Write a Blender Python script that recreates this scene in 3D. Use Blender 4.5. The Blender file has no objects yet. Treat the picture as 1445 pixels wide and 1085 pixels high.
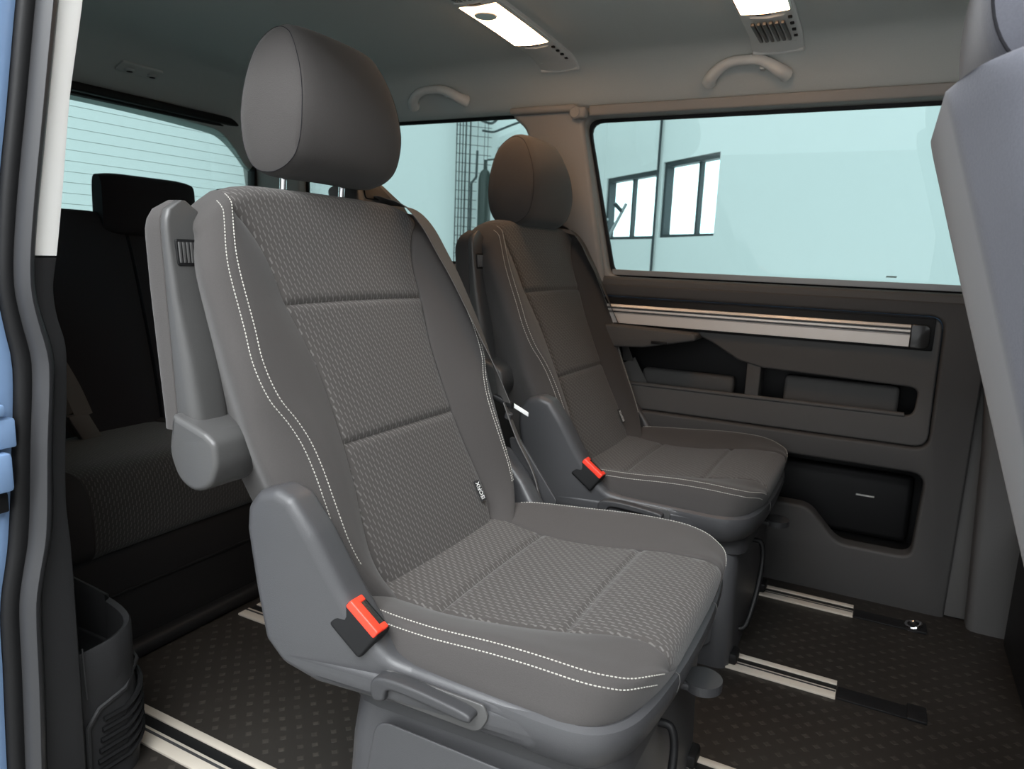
import bpy, bmesh, math, random
from mathutils import Vector, Matrix
random.seed(4)
sc = bpy.context.scene
COL = sc.collection

# ------------------------------------------------------------------ camera
cam_d = bpy.data.cameras.new('camera'); cam = bpy.data.objects.new('camera', cam_d); COL.objects.link(cam)
_r = [(0.8839537, 0.11732448, -0.45261552), (0.4658122, -0.13700359, 0.87421337), (0.04055668, -0.98359798, -0.175756)]
cam.matrix_world = Matrix(((_r[0][0], -_r[0][1], -_r[0][2], 0.0), (_r[1][0], -_r[1][1], -_r[1][2], -1.34),
                           (_r[2][0], -_r[2][1], -_r[2][2], 0.865), (0, 0, 0, 1)))
cam_d.sensor_width = 36.0; cam_d.lens = 1005.0 / 1445.0 * 36.0
cam_d.clip_start = 0.02; cam_d.clip_end = 100
cam_d.dof.use_dof = True; cam_d.dof.focus_distance = 1.15; cam_d.dof.aperture_fstop = 9.0
sc.camera = cam

# ------------------------------------------------------------------ world and exposure
w = bpy.data.worlds.new('hall_light'); sc.world = w; w.use_nodes = True
bg = w.node_tree.nodes['Background']; bg.inputs[0].default_value = (0.93, 0.97, 1.0, 1); bg.inputs[1].default_value = 1.6
sc.view_settings.view_transform = 'Standard'; sc.view_settings.look = 'None'
sc.view_settings.gamma = 1.0; sc.view_settings.use_curve_mapping = False
sc.view_settings.exposure = 0.0

# ------------------------------------------------------------------ materials
MAT = {}
def node_mat(name):
    m = bpy.data.materials.new(name); m.use_nodes = True; MAT[name] = m
    nt = m.node_tree; return m, nt, nt.nodes['Principled BSDF']
def noise_bump(nt, bsdf, scale, strength, dist=0.001, coord='Object'):
    tc = nt.nodes.new('ShaderNodeTexCoord'); n = nt.nodes.new('ShaderNodeTexNoise'); b = nt.nodes.new('ShaderNodeBump')
    n.inputs['Scale'].default_value = scale; n.inputs['Detail'].default_value = 3
    b.inputs['Strength'].default_value = strength; b.inputs['Distance'].default_value = dist
    nt.links.new(tc.outputs[coord], n.inputs['Vector']); nt.links.new(n.outputs['Fac'], b.inputs['Height'])
    nt.links.new(b.outputs['Normal'], bsdf.inputs['Normal']); return n
def mat(name, col, rough=0.6, metal=0.0, bump=None, spec=0.5, vary=0.0, sheen=0.0, coat=0.0):
    m, nt, b = node_mat(name)
    b.inputs['Base Color'].default_value = (*col, 1); b.inputs['Roughness'].default_value = rough
    b.inputs['Metallic'].default_value = metal; b.inputs['Specular IOR Level'].default_value = spec
    b.inputs['Sheen Weight'].default_value = sheen; b.inputs['Coat Weight'].default_value = coat
    if bump:
        n = noise_bump(nt, b, bump[0], bump[1])
        if vary:
            mx = nt.nodes.new('ShaderNodeMix'); mx.data_type = 'RGBA'
            mx.inputs[6].default_value = (*[c * (1 - vary) for c in col], 1); mx.inputs[7].default_value = (*[min(1, c * (1 + vary)) for c in col], 1)
            nt.links.new(n.outputs['Fac'], mx.inputs[0]); nt.links.new(mx.outputs[2], b.inputs['Base Color'])
    return m
def emis(name, col, s):
    m, nt, b = node_mat(name)
    b.inputs['Base Color'].default_value = (*col, 1); b.inputs['Emission Color'].default_value = (*col, 1); b.inputs['Emission Strength'].default_value = s
    return m
def glass(name, tint, refl=1.45):
    m = bpy.data.materials.new(name); m.use_nodes = True; MAT[name] = m; nt = m.node_tree; nt.nodes.clear()
    o = nt.nodes.new('ShaderNodeOutputMaterial'); mx = nt.nodes.new('ShaderNodeMixShader'); t = nt.nodes.new('ShaderNodeBsdfTransparent')
    g = nt.nodes.new('ShaderNodeBsdfGlossy'); f = nt.nodes.new('ShaderNodeFresnel')
    t.inputs[0].default_value = (*tint, 1); g.inputs['Roughness'].default_value = 0.0; f.inputs[0].default_value = refl
    nt.links.new(f.outputs[0], mx.inputs[0]); nt.links.new(t.outputs[0], mx.inputs[1]); nt.links.new(g.outputs[0], mx.inputs[2]); nt.links.new(mx.outputs[0], o.inputs[0])
    return m
def pattern_fabric(name, col, dash, du=0.0078, dv=0.0138):
    m, nt, b = node_mat(name); N = nt.nodes; L = nt.links
    def mth(op, a, c=None, d=None):
        n = N.new('ShaderNodeMath'); n.operation = op
        for i, v in enumerate((a, c, d)):
            if v is None: continue
            if isinstance(v, (int, float)): n.inputs[i].default_value = v
            else: L.new(v, n.inputs[i])
        return n.outputs[0]
    uv = N.new('ShaderNodeUVMap'); sp = N.new('ShaderNodeSeparateXYZ'); L.new(uv.outputs[0], sp.inputs[0])
    U = mth('DIVIDE', sp.outputs[0], du); V0 = mth('DIVIDE', sp.outputs[1], dv)
    par = mth('MULTIPLY', mth('FLOORED_MODULO', mth('FLOOR', U), 2.0), 0.5)
    V = mth('FRACT', mth('ADD', V0, par)); u = mth('SUBTRACT', mth('FRACT', U), 0.5)
    wv = mth('MULTIPLY', mth('SINE', mth('MULTIPLY', V, 6.283)), 0.11)
    d = mth('ABSOLUTE', mth('SUBTRACT', u, wv))
    line = N.new('ShaderNodeMapRange'); line.inputs[1].default_value = 0.17; line.inputs[2].default_value = 0.06; line.inputs[3].default_value = 0; line.inputs[4].default_value = 1
    line.interpolation_type = 'SMOOTHSTEP'; L.new(d, line.inputs[0])
    ends = N.new('ShaderNodeMapRange'); ends.inputs[1].default_value = 0.42; ends.inputs[2].default_value = 0.28; ends.interpolation_type = 'SMOOTHSTEP'
    L.new(mth('ABSOLUTE', mth('SUBTRACT', V, 0.5)), ends.inputs[0])
    mask = mth('MULTIPLY', line.outputs[0], ends.outputs[0])
    tc = N.new('ShaderNodeTexCoord'); nz = N.new('ShaderNodeTexNoise'); nz.inputs['Scale'].default_value = 900; L.new(tc.outputs['Object'], nz.inputs['Vector'])
    mx = N.new('ShaderNodeMix'); mx.data_type = 'RGBA'; mx.inputs[6].default_value = (*col, 1); mx.inputs[7].default_value = (*dash, 1)
    L.new(mth('MULTIPLY', mask, mth('ADD', nz.outputs['Fac'], 0.35)), mx.inputs[0]); L.new(mx.outputs[2], b.inputs['Base Color'])
    bp = N.new('ShaderNodeBump'); bp.inputs['Strength'].default_value = 0.6; bp.inputs['Distance'].default_value = 0.0012
    L.new(mth('ADD', mth('MULTIPLY', nz.outputs['Fac'], 0.4), mth('MULTIPLY', mask, 0.6)), bp.inputs['Height']); L.new(bp.outputs['Normal'], b.inputs['Normal'])
    b.inputs['Roughness'].default_value = 0.9; b.inputs['Specular IOR Level'].default_value = 0.2; b.inputs['Sheen Weight'].default_value = 0.15
    return m
def vinyl_floor(name):
    m, nt, b = node_mat(name); N = nt.nodes; L = nt.links
    tc = N.new('ShaderNodeTexCoord'); mp = N.new('ShaderNodeMapping'); mp.inputs['Rotation'].default_value = (0, 0, 0.78); mp.inputs['Scale'].default_value = (34, 34, 34)
    v = N.new('ShaderNodeTexVoronoi'); v.distance = 'CHEBYCHEV'; v.inputs['Scale'].default_value = 1.0; v.inputs['Randomness'].default_value = 0.18
    L.new(tc.outputs['Object'], mp.inputs[0]); L.new(mp.outputs[0], v.inputs['Vector'])
    r = N.new('ShaderNodeMapRange'); r.inputs[1].default_value = 0.20; r.inputs[2].default_value = 0.13; L.new(v.outputs['Distance'], r.inputs[0])
    nz = N.new('ShaderNodeTexNoise'); nz.inputs['Scale'].default_value = 60; L.new(tc.outputs['Object'], nz.inputs['Vector'])
    mu = N.new('ShaderNodeMath'); mu.operation = 'MULTIPLY'; L.new(r.outputs[0], mu.inputs[0]); L.new(nz.outputs['Fac'], mu.inputs[1])
    mx = N.new('ShaderNodeMix'); mx.data_type = 'RGBA'; mx.inputs[6].default_value = (0.0165, 0.0135, 0.011, 1); mx.inputs[7].default_value = (0.05, 0.043, 0.035, 1)
    L.new(mu.outputs[0], mx.inputs[0]); L.new(mx.outputs[2], b.inputs['Base Color'])
    bp = N.new('ShaderNodeBump'); bp.inputs['Strength'].default_value = 0.4; bp.inputs['Distance'].default_value = 0.001; L.new(r.outputs[0], bp.inputs['Height']); L.new(bp.outputs['Normal'], b.inputs['Normal'])
    b.inputs['Roughness'].default_value = 0.55
    return m
mat('fabric', (0.059, 0.0545, 0.0525), 0.92, bump=(700, 0.35), spec=0.2, vary=0.12, sheen=0.12)
pattern_fabric('fabric_pattern', (0.058, 0.053, 0.050), (0.135, 0.128, 0.121))
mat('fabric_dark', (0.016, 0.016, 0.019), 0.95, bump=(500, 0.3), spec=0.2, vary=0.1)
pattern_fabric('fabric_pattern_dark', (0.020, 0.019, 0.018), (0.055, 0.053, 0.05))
mat('fabric_daylit', (0.098, 0.100, 0.118), 0.95, bump=(500, 0.3), spec=0.2, vary=0.12, sheen=0.2)  # grey seat fabric, cool outside daylight put into its colour
mat('plastic', (0.036, 0.036, 0.038), 0.5, bump=(900, 0.25))
mat('plastic_side', (0.056, 0.056, 0.059), 0.40, bump=(900, 0.25))
mat('plastic_arm', (0.068, 0.067, 0.066), 0.36, bump=(900, 0.2))
mat('plastic_wall', (0.090, 0.087, 0.085), 0.65, bump=(900, 0.3), spec=0.35)
mat('plastic_black', (0.006, 0.006, 0.0065), 0.55, spec=0.3)
mat('plastic_console', (0.020, 0.020, 0.021), 0.6, bump=(900, 0.3), spec=0.35)
mat('trim_wall', (0.055, 0.053, 0.052), 0.62, bump=(900, 0.3), spec=0.4)
mat('trim_grey', (0.085, 0.084, 0.084), 0.6, bump=(900, 0.3), spec=0.4)
mat('plastic_gloss', (0.02, 0.02, 0.02), 0.2)
mat('rubber', (0.03, 0.03, 0.032), 0.45)
mat('trim_light', (0.50, 0.49, 0.46), 0.6, bump=(600, 0.1))
mat('trim_white', (0.90, 0.89, 0.86), 0.6)
mat('trim_pillar', (0.30, 0.285, 0.27), 0.65, bump=(600, 0.15))
mat('headliner', (0.58, 0.60, 0.58), 0.95, bump=(450, 0.25), spec=0.1, vary=0.05)
mat('handle_grey', (0.66, 0.66, 0.64), 0.5)
mat('aluminium', (0.80, 0.76, 0.72), 0.38, metal=0.25)
mat('rail_alu', (0.60, 0.54, 0.46), 0.4, metal=0.15)
mat('chrome', (0.8, 0.8, 0.82), 0.12, metal=1.0)
mat('red', (0.85, 0.045, 0.02), 0.4)
mat('webbing', (0.105, 0.10, 0.096), 0.75, bump=(1200, 0.4), spec=0.3)
mat('stitch', (0.50, 0.485, 0.44), 0.8)
mat('black_tag', (0.02, 0.02, 0.02), 0.8)
mat('white_print', (0.8, 0.8, 0.78), 0.7)
mat('body_blue', (0.20, 0.31, 0.50), 0.25, spec=0.6, coat=0.6)
mat('hall_wall', (0.82, 0.83, 0.82), 0.9)
mat('hall_floor', (0.32, 0.32, 0.31), 0.7)
mat('hall_frame', (0.03, 0.04, 0.045), 0.6)
mat('hall_steel', (0.30, 0.32, 0.33), 0.5, metal=0.3)
mat('cylinder_paint', (0.025, 0.035, 0.03), 0.35)
mat('wire', (0.05, 0.06, 0.06), 0.6)
mat('heat_line', (0.22, 0.33, 0.32), 0.7)
emis('hall_daylight', (0.95, 0.98, 1.0), 2.2)
emis('hall_fill_glow', (0.95, 0.98, 1.0), 17.0)  # glow of the added fill panel, not a known hall lamp
emis('lamp_glow', (1.0, 0.60, 0.33), 20.0)
mat('lamp_clear', (0.75, 0.72, 0.68), 0.15, metal=0.4)
vinyl_floor('floor_vinyl')
glass('tint_glass', (0.80, 0.945, 0.94))
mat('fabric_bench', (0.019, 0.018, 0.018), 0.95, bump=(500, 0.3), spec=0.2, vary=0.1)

# ------------------------------------------------------------------ helpers
def origin_of(p):
    o = Vector((0, 0, 0))
    while p is not None: o += p.location; p = p.parent
    return o
def thing(name, label, cat, loc, group=None):
    o = bpy.data.objects.new(name, None); COL.objects.link(o); o.location = loc; o.empty_display_size = 0.05
    o['label'] = label; o['category'] = cat
    if group: o['group'] = group
    return o
def tag(o, label=None, cat=None, group=None, kind=None):
    for k, v in (('label', label), ('category', cat), ('group', group), ('kind', kind)):
        if v: o[k] = v
    return o
def mk(name, vf, m, parent=None, angle=40, uv=None, loc=None, kind=None, recalc=True):
    verts, faces = vf[0], vf[1]
    o3 = origin_of(parent) if parent else Vector(loc or (0, 0, 0))
    me = bpy.data.meshes.new(name); me.from_pydata([tuple(Vector(v) - o3) for v in verts], [], faces)
    if uv is not None:
        ul = me.uv_layers.new(name='UVMap')
        for lp in me.loops: ul.data[lp.index].uv = uv[lp.vertex_index]
    if recalc:
        bm = bmesh.new(); bm.from_mesh(me); bmesh.ops.recalc_face_normals(bm, faces=bm.faces); bm.to_mesh(me); bm.free()
    me.materials.append(MAT[m])
    for p in me.polygons: p.use_smooth = True
    me.set_sharp_from_angle(angle=math.radians(angle))
    o = bpy.data.objects.new(name, me); COL.objects.link(o)
    if parent: o.parent = parent
    elif loc: o.location = loc
    if kind: o['kind'] = kind
    return o
def struct(name, vf, m, parent=None, **k):
    o = mk(name, vf, m, parent, **k)
    if parent is None: o['kind'] = 'structure'
    return o
def merge(*vfs):
    V, F = [], []
    for v, f in vfs:
        k = len(V); V += [tuple(a) for a in v]; F += [[i + k for i in q] for q in f]
    return V, F
def xf(vf, fn): return [fn(*v) for v in vf[0]], vf[1]
def rbox(x0, x1, y0, y1, z0, z1, r=0.004, seg=2):
    bm = bmesh.new(); bmesh.ops.create_cube(bm, size=1.0)
    for v in bm.verts: v.co = ((x0 + x1) / 2 + v.co.x * (x1 - x0), (y0 + y1) / 2 + v.co.y * (y1 - y0), (z0 + z1) / 2 + v.co.z * (z1 - z0))
    r = min(r, 0.49 * min(abs(x1 - x0), abs(y1 - y0), abs(z1 - z0)))
    if r > 0: bmesh.ops.bevel(bm, geom=list(bm.edges), offset=r, segments=seg, profile=0.5, affect='EDGES')
    bm.verts.index_update(); V = [tuple(v.co) for v in bm.verts]; F = [[v.index for v in f.verts] for f in bm.faces]; bm.free()
    return V, F
def catmull(P, n=6, closed=False):
    P = [tuple(p) for p in P]; out = []; N = len(P)
    rng = range(N if closed else N - 1)
    for i in rng:
        if closed: p0, p1, p2, p3 = P[i - 1], P[i], P[(i + 1) % N], P[(i + 2) % N]
        else: p0, p1, p2, p3 = P[max(i - 1, 0)], P[i], P[i + 1], P[min(i + 2, N - 1)]
        for j in range(n):
            t = j / n
            out.append(tuple(0.5 * (2 * b + (c - a) * t + (2 * a - 5 * b + 4 * c - d) * t * t + (-a + 3 * b - 3 * c + d) * t ** 3) for a, b, c, d in zip(p0, p1, p2, p3)))
    if not closed: out.append(P[-1])
    return out
def tube(P, r, seg=10, caps=True, flat=None):
    """round tube along points; r number or list; flat=(rx,ry) scale with fixed up"""
    P = [Vector(p) for p in P]; V, F = [], []; n = len(P); prev = None
    for i, p in enumerate(P):
        t = (P[min(i + 1, n - 1)] - P[max(i - 1, 0)]).normalized()
        if prev is None:
            a = Vector((0, 0, 1)) if abs(t.z) < 0.9 else Vector((1, 0, 0)); s = t.cross(a).normalized()
        else: s = (prev - t * prev.dot(t)).normalized()
        prev = s; u = s.cross(t)
        rr = r[i] if isinstance(r, (list, tuple)) else r
        for k in range(seg):
            a = 2 * math.pi * k / seg; V.append(tuple(p + s * rr * math.cos(a) + u * rr * math.sin(a)))
    for i in range(n - 1):
        for k in range(seg):
            a, b = i * seg + k, i * seg + (k + 1) % seg; F.append([a, b, b + seg, a + seg])
    if caps: F.append(list(range(seg))[::-1]); F.append([(n - 1) * seg + k for k in range(seg)])
    return V, F
def cyl(c, axis, r, h, seg=24, bev=0.0):
    c = Vector(c); ax = Vector(axis).normalized()
    pr = [(0, r - bev), (bev, r)] if bev else [(0, r)]
    pr += [(h - bev, r), (h, r - bev)] if bev else [(h, r)]
    a = Vector((0, 0, 1)) if abs(ax.z) < 0.9 else Vector((1, 0, 0)); s = ax.cross(a).normalized(); u = s.cross(ax)
    V, F = [], []
    for d, rr in pr:
        for k in range(seg):
            q = 2 * math.pi * k / seg; V.append(tuple(c + ax * d + s * rr * math.cos(q) + u * rr * math.sin(q)))
    for i in range(len(pr) - 1):
        for k in range(seg): F.append([i * seg + k, i * seg + (k + 1) % seg, (i + 1) * seg + (k + 1) % seg, (i + 1) * seg + k])
    F.append(list(range(seg))[::-1]); F.append([(len(pr) - 1) * seg + k for k in range(seg)])
    return V, F
def loops(L, closed=True, caps=True):
    n = len(L[0]); V = [p for l in L for p in l]; F = []
    for i in range(len(L) - 1):
        for k in range(n if closed else n - 1): F.append([i * n + k, i * n + (k + 1) % n, (i + 1) * n + (k + 1) % n, (i + 1) * n + k])
    if caps and closed: F.append(list(range(n))[::-1]); F.append([(len(L) - 1) * n + k for k in range(n)])
    return V, F
def ribbon(P, W, width, th):
    """strap: centre points, width directions"""
    L = []; n = len(P)
    for i in range(n):
        p = Vector(P[i]); t = (Vector(P[min(i + 1, n - 1)]) - Vector(P[max(i - 1, 0)])).normalized(); d = Vector(W[i]).normalized(); d = (d - t * d.dot(t)).normalized(); u = t.cross(d)
        h = width / 2; L.append([tuple(p + d * h + u * th / 2), tuple(p - d * h + u * th / 2), tuple(p - d * h - u * th / 2), tuple(p + d * h - u * th / 2)])
    return loops(L)
def rpoly(P, r, seg=5):
    """round the corners of a polygon; r number or list"""
    n = len(P); out = []
    for i in range(n):
        p = Vector((*P[i][:2], 0)); a = Vector((*P[i - 1][:2], 0)); b = Vector((*P[(i + 1) % n][:2], 0)); rr = r[i] if isinstance(r, (list, tuple)) else r
        da, db = (a - p), (b - p); la, lb = da.length, db.length
        if rr <= 1e-6 or la < 1e-9 or lb < 1e-9: out.append((p.x, p.y)); continue
        da /= la; db /= lb; ang = da.angle(db)
        if ang > math.pi - 0.05: out.append((p.x, p.y)); continue
        d = min(rr / math.tan(ang / 2), 0.48 * la, 0.48 * lb); q0 = p + da * d; q1 = p + db * d
        for k in range(seg + 1):
            t = k / seg; q = q0 * (1 - t) ** 2 + p * 2 * t * (1 - t) + q1 * t * t; out.append((q.x, q.y))
    return out
def plate(outline, holes, th, fn, bev=0.003, res=2):
    """flat plate with holes; fn maps (a, b, depth 0..th) to 3D"""
    cu = bpy.data.curves.new('tmp', 'CURVE'); cu.dimensions = '2D'; cu.fill_mode = 'BOTH'
    bev = min(bev, th * 0.49); cu.extrude = th / 2 - bev; cu.bevel_depth = bev; cu.bevel_resolution = res; cu.offset = -bev
    for P in [outline] + list(holes):
        s = cu.splines.new('POLY'); s.points.add(len(P) - 1); s.use_cyclic_u = True
        for i, p in enumerate(P): s.points[i].co = (p[0], p[1], 0, 1)
    ob = bpy.data.objects.new('tmp', cu); me = bpy.data.meshes.new_from_object(ob)
    bm = bmesh.new(); bm.from_mesh(me); bmesh.ops.remove_doubles(bm, verts=bm.verts, dist=1e-5); bm.verts.index_update()
    V = [fn(v.co.x, v.co.y, v.co.z + th / 2) for v in bm.verts]; F = [[v.index for v in f.verts] for f in bm.faces]; bm.free()
    bpy.data.objects.remove(ob); bpy.data.curves.remove(cu); bpy.data.meshes.remove(me)
    return V, F
def interp(x, T):
    if x <= T[0][0]: return T[0][1]
    for (a, b), (c, d) in zip(T, T[1:]):
        if x <= c:
            t = (x - a) / (c - a); return b + (d - b) * t
    return T[-1][1]
def smooth_interp(x, T):
    n = len(T)
    if x <= T[0][0]: return T[0][1]
    if x >= T[-1][0]: return T[-1][1]
    for i in range(n - 1):
        if x <= T[i + 1][0]:
            h = T[i + 1][0] - T[i][0]; t = (x - T[i][0]) / h
            m = lambda k: 0.0 if k in (0, n - 1) else (T[k + 1][1] - T[k - 1][1]) / (T[k + 1][0] - T[k - 1][0])
            return (2 * t**3 - 3 * t**2 + 1) * T[i][1] + (t**3 - 2 * t**2 + t) * h * m(i) + (-2 * t**3 + 3 * t**2) * T[i + 1][1] + (t**3 - t**2) * h * m(i + 1)
def text_mesh(txt, size, fn, th=0.0004):
    cu = bpy.data.curves.new('tmp', 'FONT'); cu.body = txt; cu.size = size; cu.extrude = th / 2; cu.align_x = 'CENTER'; cu.align_y = 'CENTER'; cu.resolution_u = 2
    ob = bpy.data.objects.new('tmp', cu); me = bpy.data.meshes.new_from_object(ob)
    V = [fn(*v.co) for v in me.vertices]; F = [list(p.vertices) for p in me.polygons]
    bpy.data.objects.remove(ob); bpy.data.curves.remove(cu); bpy.data.meshes.remove(me)
    return V, F
def copy_tree(o, parent=None, skip=()):
    c = o.copy(); COL.objects.link(c); c.parent = parent
    for ch in [x for x in bpy.data.objects if x.parent == o]:
        if ch.name.split('.')[0] not in skip: copy_tree(ch, c, skip)
    return c

# ================================================================== THE VAN: setting
# x forward, y to the van's left, z up, van floor z = 0
struct('floor', rbox(-2.25, 1.0, -0.72, 0.78, -0.06, 0.0, 0.002), 'floor_vinyl')
struct('floor_sill', rbox(-1.02, 1.0, -0.86, -0.722, -0.08, -0.02, 0.004), 'plastic_black')

# ceiling with coved sides
def ceil_z(y, x):
    a = abs(y); z = 1.405 - 0.015 * (a / 0.46) ** 2
    if a > 0.46: z = 1.390 - 0.105 * ((a - 0.46) / 0.15) ** 1.6
    return z
ys = [-0.64 + 1.28 * i / 64 for i in range(65)]
xs = [-2.16, -2.12, -2.08, -2.04, -2.0, -1.95, -1.9, -1.85, -1.7, -1.3, -0.9, -0.5, 0.0, 0.5, 1.0]
def ceil_pt(x, y):
    y2 = max(-0.61, min(0.61, y)); z = ceil_z(y2, x)
    if x < -1.85: z -= 0.115 * ((-1.85 - x) / 0.27) ** 1.6
    return (x, y, z)
V = [ceil_pt(x, y) for x in xs for y in ys] + [(x, y * 1.02, ceil_pt(x, y)[2] + 0.04) for x in xs for y in ys]
n = len(ys); k = n * len(xs); F = []
for i in range(len(xs) - 1):
    for j in range(n - 1):
        a = i * n + j; F.append([a, a + 1, a + n + 1, a + n]); F.append([k + a, k + a + n, k + a + n + 1, k + a + 1])
for i in range(len(xs) - 1):
    a = i * n; F.append([a, a + n, k + a + n, k + a]); a += n - 1; F.append([a, k + a, k + a + n, a + n])
for j in range(n - 1):
    F.append([j, k + j, k + j + 1, j + 1]); a = (len(xs) - 1) * n + j; F.append([a, a + 1, k + a + 1, k + a])
struct('ceiling', (V, F), 'headliner')

# left wall -------------------------------------------------------
def lean(a, b, d):          # wall plane: vertical to the belt line, leaning in above
    y = 0.69 if b < 0.80 else 0.69 - (b - 0.80) * 0.15
    return (a, y + d, b)
win_a = rpoly([(-0.745, 0.822), (-0.825, 1.262), (0.62, 1.262), (0.72, 0.822)], 0.035)
win_b = rpoly([(-1.96, 0.835), (-1.90, 1.286), (-0.985, 1.286), (-0.94, 0.835)], [0.05, 0.06, 0.035, 0.05])
# big trim panel below the belt line, openings for the inset and the bin
inset = rpoly([(-1.00, 0.765), (0.128, 0.765), (0.132, 0.435), (-1.00, 0.435)], 0.035)
lowbin = rpoly([(-0.50, 0.375), (0.135, 0.372), (0.128, 0.150), (-0.045, 0.150), (-0.125, 0.236), (-0.50, 0.236)], [0.02, 0.035, 0.03, 0.06, 0.06, 0.02])
wl = struct('wall_left', plate([(-2.2, -0.02), (-2.2, 0.802), (0.222, 0.802), (0.222, -0.02)], [inset, lowbin], 0.055, lambda a, b, d: (a, 0.665 + d + max(0, 0.12 - b) * 0.2, b), 0.008, 3), 'trim_wall')
up = struct('wall_upper_left', plate([(-2.2, 0.80), (-2.2, 1.33), (1.0, 1.33), (1.0, 0.80)], [win_a, win_b], 0.05, lean, 0.006), 'trim_pillar')
struct('window_ledge', plate([(-2.1, 0.785), (-2.1, 0.822), (0.62, 0.822), (0.62, 0.785)], [], 0.075, lambda a, b, d: (a, 0.668 + d, b - 0.0), 0.012, 3), 'plastic_wall', wl)
# inset storage panel
pocket = rpoly([(-0.80, 0.684), (-0.47, 0.672), (-0.425, 0.655), (-0.345, 0.610), (-0.28, 0.596), (0.095, 0.585), (0.090, 0.512), (-0.80, 0.508)], [0.01, 0.03, 0.03, 0.03, 0.03, 0.022, 0.022, 0.01])
struct('storage_panel', plate(rpoly([(-1.0, 0.763), (0.126, 0.763), (0.130, 0.437), (-1.0, 0.437)], 0.034), [pocket], 0.022, lambda a, b, d: (a, 0.679 + d, b), 0.006, 3), 'plastic_wall', wl)
struct('pocket_liner', merge(rbox(-0.84, 0.12, 0.765, 0.775, 0.48, 0.72), rbox(-0.84, 0.12, 0.700, 0.77, 0.490, 0.500), rbox(-0.84, 0.12, 0.701, 0.77, 0.69, 0.70), rbox(0.105, 0.115, 0.701, 0.77, 0.49, 0.7)), 'plastic_black', wl)
struct('pocket_divider', rbox(-0.322, -0.285, 0.684, 0.762, 0.502, 0.64, 0.004), 'plastic_wall', wl)
struct('pocket_tray', merge(rbox(-0.225, 0.055, 0.715, 0.762, 0.502, 0.578, 0.012, 3), rbox(-0.63, -0.36, 0.725, 0.762, 0.502, 0.555, 0.012, 3)), 'plastic_wall', wl)
struct('pocket_lip', tube([(-0.78, 0.682, 0.510), (0.07, 0.682, 0.514)], 0.006), 'plastic_wall', wl)
struct('bin_liner', merge(rbox(-0.52, 0.16, 0.80, 0.81, 0.10, 0.40), rbox(-0.52, 0.16, 0.715, 0.81, 0.125, 0.14), rbox(-0.52, 0.16, 0.715, 0.81, 0.38, 0.39), rbox(0.142, 0.155, 0.715, 0.81, 0.13, 0.39)), 'plastic_black', wl)
struct('bin_speaker_cover', rbox(-0.40, 0.12, 0.770, 0.80, 0.15, 0.335, 0.02, 3), 'plastic_black', wl)
struct('bin_clip', rbox(-0.015, 0.03, 0.764, 0.772, 0.262, 0.266, 0.001), 'trim_light', wl)
# folding arm rest lid standing open in the pocket
struct('armrest_lid', plate(rpoly([(-0.86, 0.690), (-0.455, 0.678), (-0.452, 0.660), (-0.60, 0.628), (-0.86, 0.612)], [0.01, 0.012, 0.01, 0.03, 0.01]), [], 0.095, lambda a, b, d: (a, 0.612 + d, b), 0.006, 3), 'plastic_wall', wl)
struct('lid_catch', rbox(-0.575, -0.53, 0.606, 0.613, 0.642, 0.650, 0.002), 'plastic_black', wl)
# aluminium blind rail
rail = thing('trim_rail', 'long brushed aluminium rail along the left side panel below the big window', 'rail', (-0.45, 0.655, 0.71))
prof = [(0.679, 0.686), (0.662, 0.688), (0.660, 0.716), (0.664, 0.718), (0.664, 0.722), (0.660, 0.724), (0.661, 0.729), (0.665, 0.730), (0.665, 0.733), (0.661, 0.735), (0.664, 0.741), (0.679, 0.742)]
mk('rail_profile', loops([[(x, y, z) for y, z in prof] for x in (-1.0, 0.058)]), 'aluminium', rail, angle=25)
for z_ in (0.7205, 0.7315): mk('groove_shade', rbox(-1.0, 0.0575, 0.6592, 0.665, z_ - 0.0014, z_ + 0.0014, 0), 'plastic', rail)  # dark strips laid in the grooves, their shade put into colour
mk('end_cap', plate(rpoly([(0.058, 0.684), (0.102, 0.684), (0.102, 0.744), (0.058, 0.744)], [0, 0.016, 0.016, 0]), [], 0.02, lambda a, b, d: (a, 0.659 + d, b), 0.004), 'plastic_gloss', rail)
mk('rail_channel', rbox(-1.0, 0.11, 0.672, 0.682, 0.680, 0.760, 0.003), 'plastic_black', rail)

# windows
def window(name, outline, off, bars=None):
    root = struct(name, plate(outline, [], 0.004, lambda a, b, d: (a, 0.69 - (b - 0.80) * 0.15 + off + d, b), 0.0005, 0), 'tint_glass')
    root['kind'] = 'structure'; return root
def grow(P, d):
    cx = sum(p[0] for p in P) / len(P); cy = sum(p[1] for p in P) / len(P)
    return [(p[0] + (d if p[0] > cx else -d), p[1] + (d if p[1] > cy else -d)) for p in P]
w1 = window('window_1', grow(win_a, 0.02), 0.052); w2 = window('window_2', grow(win_b, 0.02), 0.052)
struct('window_gasket', plate(grow(win_a, 0.012), [grow(win_a, -0.009)], 0.012, lambda a, b, d: (a, 0.69 - (b - 0.80) * 0.15 + 0.035 + d, b), 0.002), 'plastic_black', w1)
struct('glass_mark', plate([(-0.012, 0.0), (0.012, 0.0), (0.014, 0.004), (-0.010, 0.004)], [], 0.0006, lambda a, b, d: (0.0 + a, 0.7295 + d, 0.853 + b), 0.0001, 0), 'heat_line', w1)
struct('glass_edge', plate(rpoly([(-0.74, 0.826), (-0.742, 0.842), (0.70, 0.842), (0.70, 0.826)], 0.002), [], 0.004, lambda a, b, d: (a, 0.715 + d, b), 0.001), 'hall_steel', w1)
struct('window_gasket', plate(grow(win_b, 0.012), [grow(win_b, -0.009)], 0.012, lambda a, b, d: (a, 0.69 - (b - 0.80) * 0.15 + 0.035 + d, b), 0.002), 'plastic_black', w2)
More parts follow.
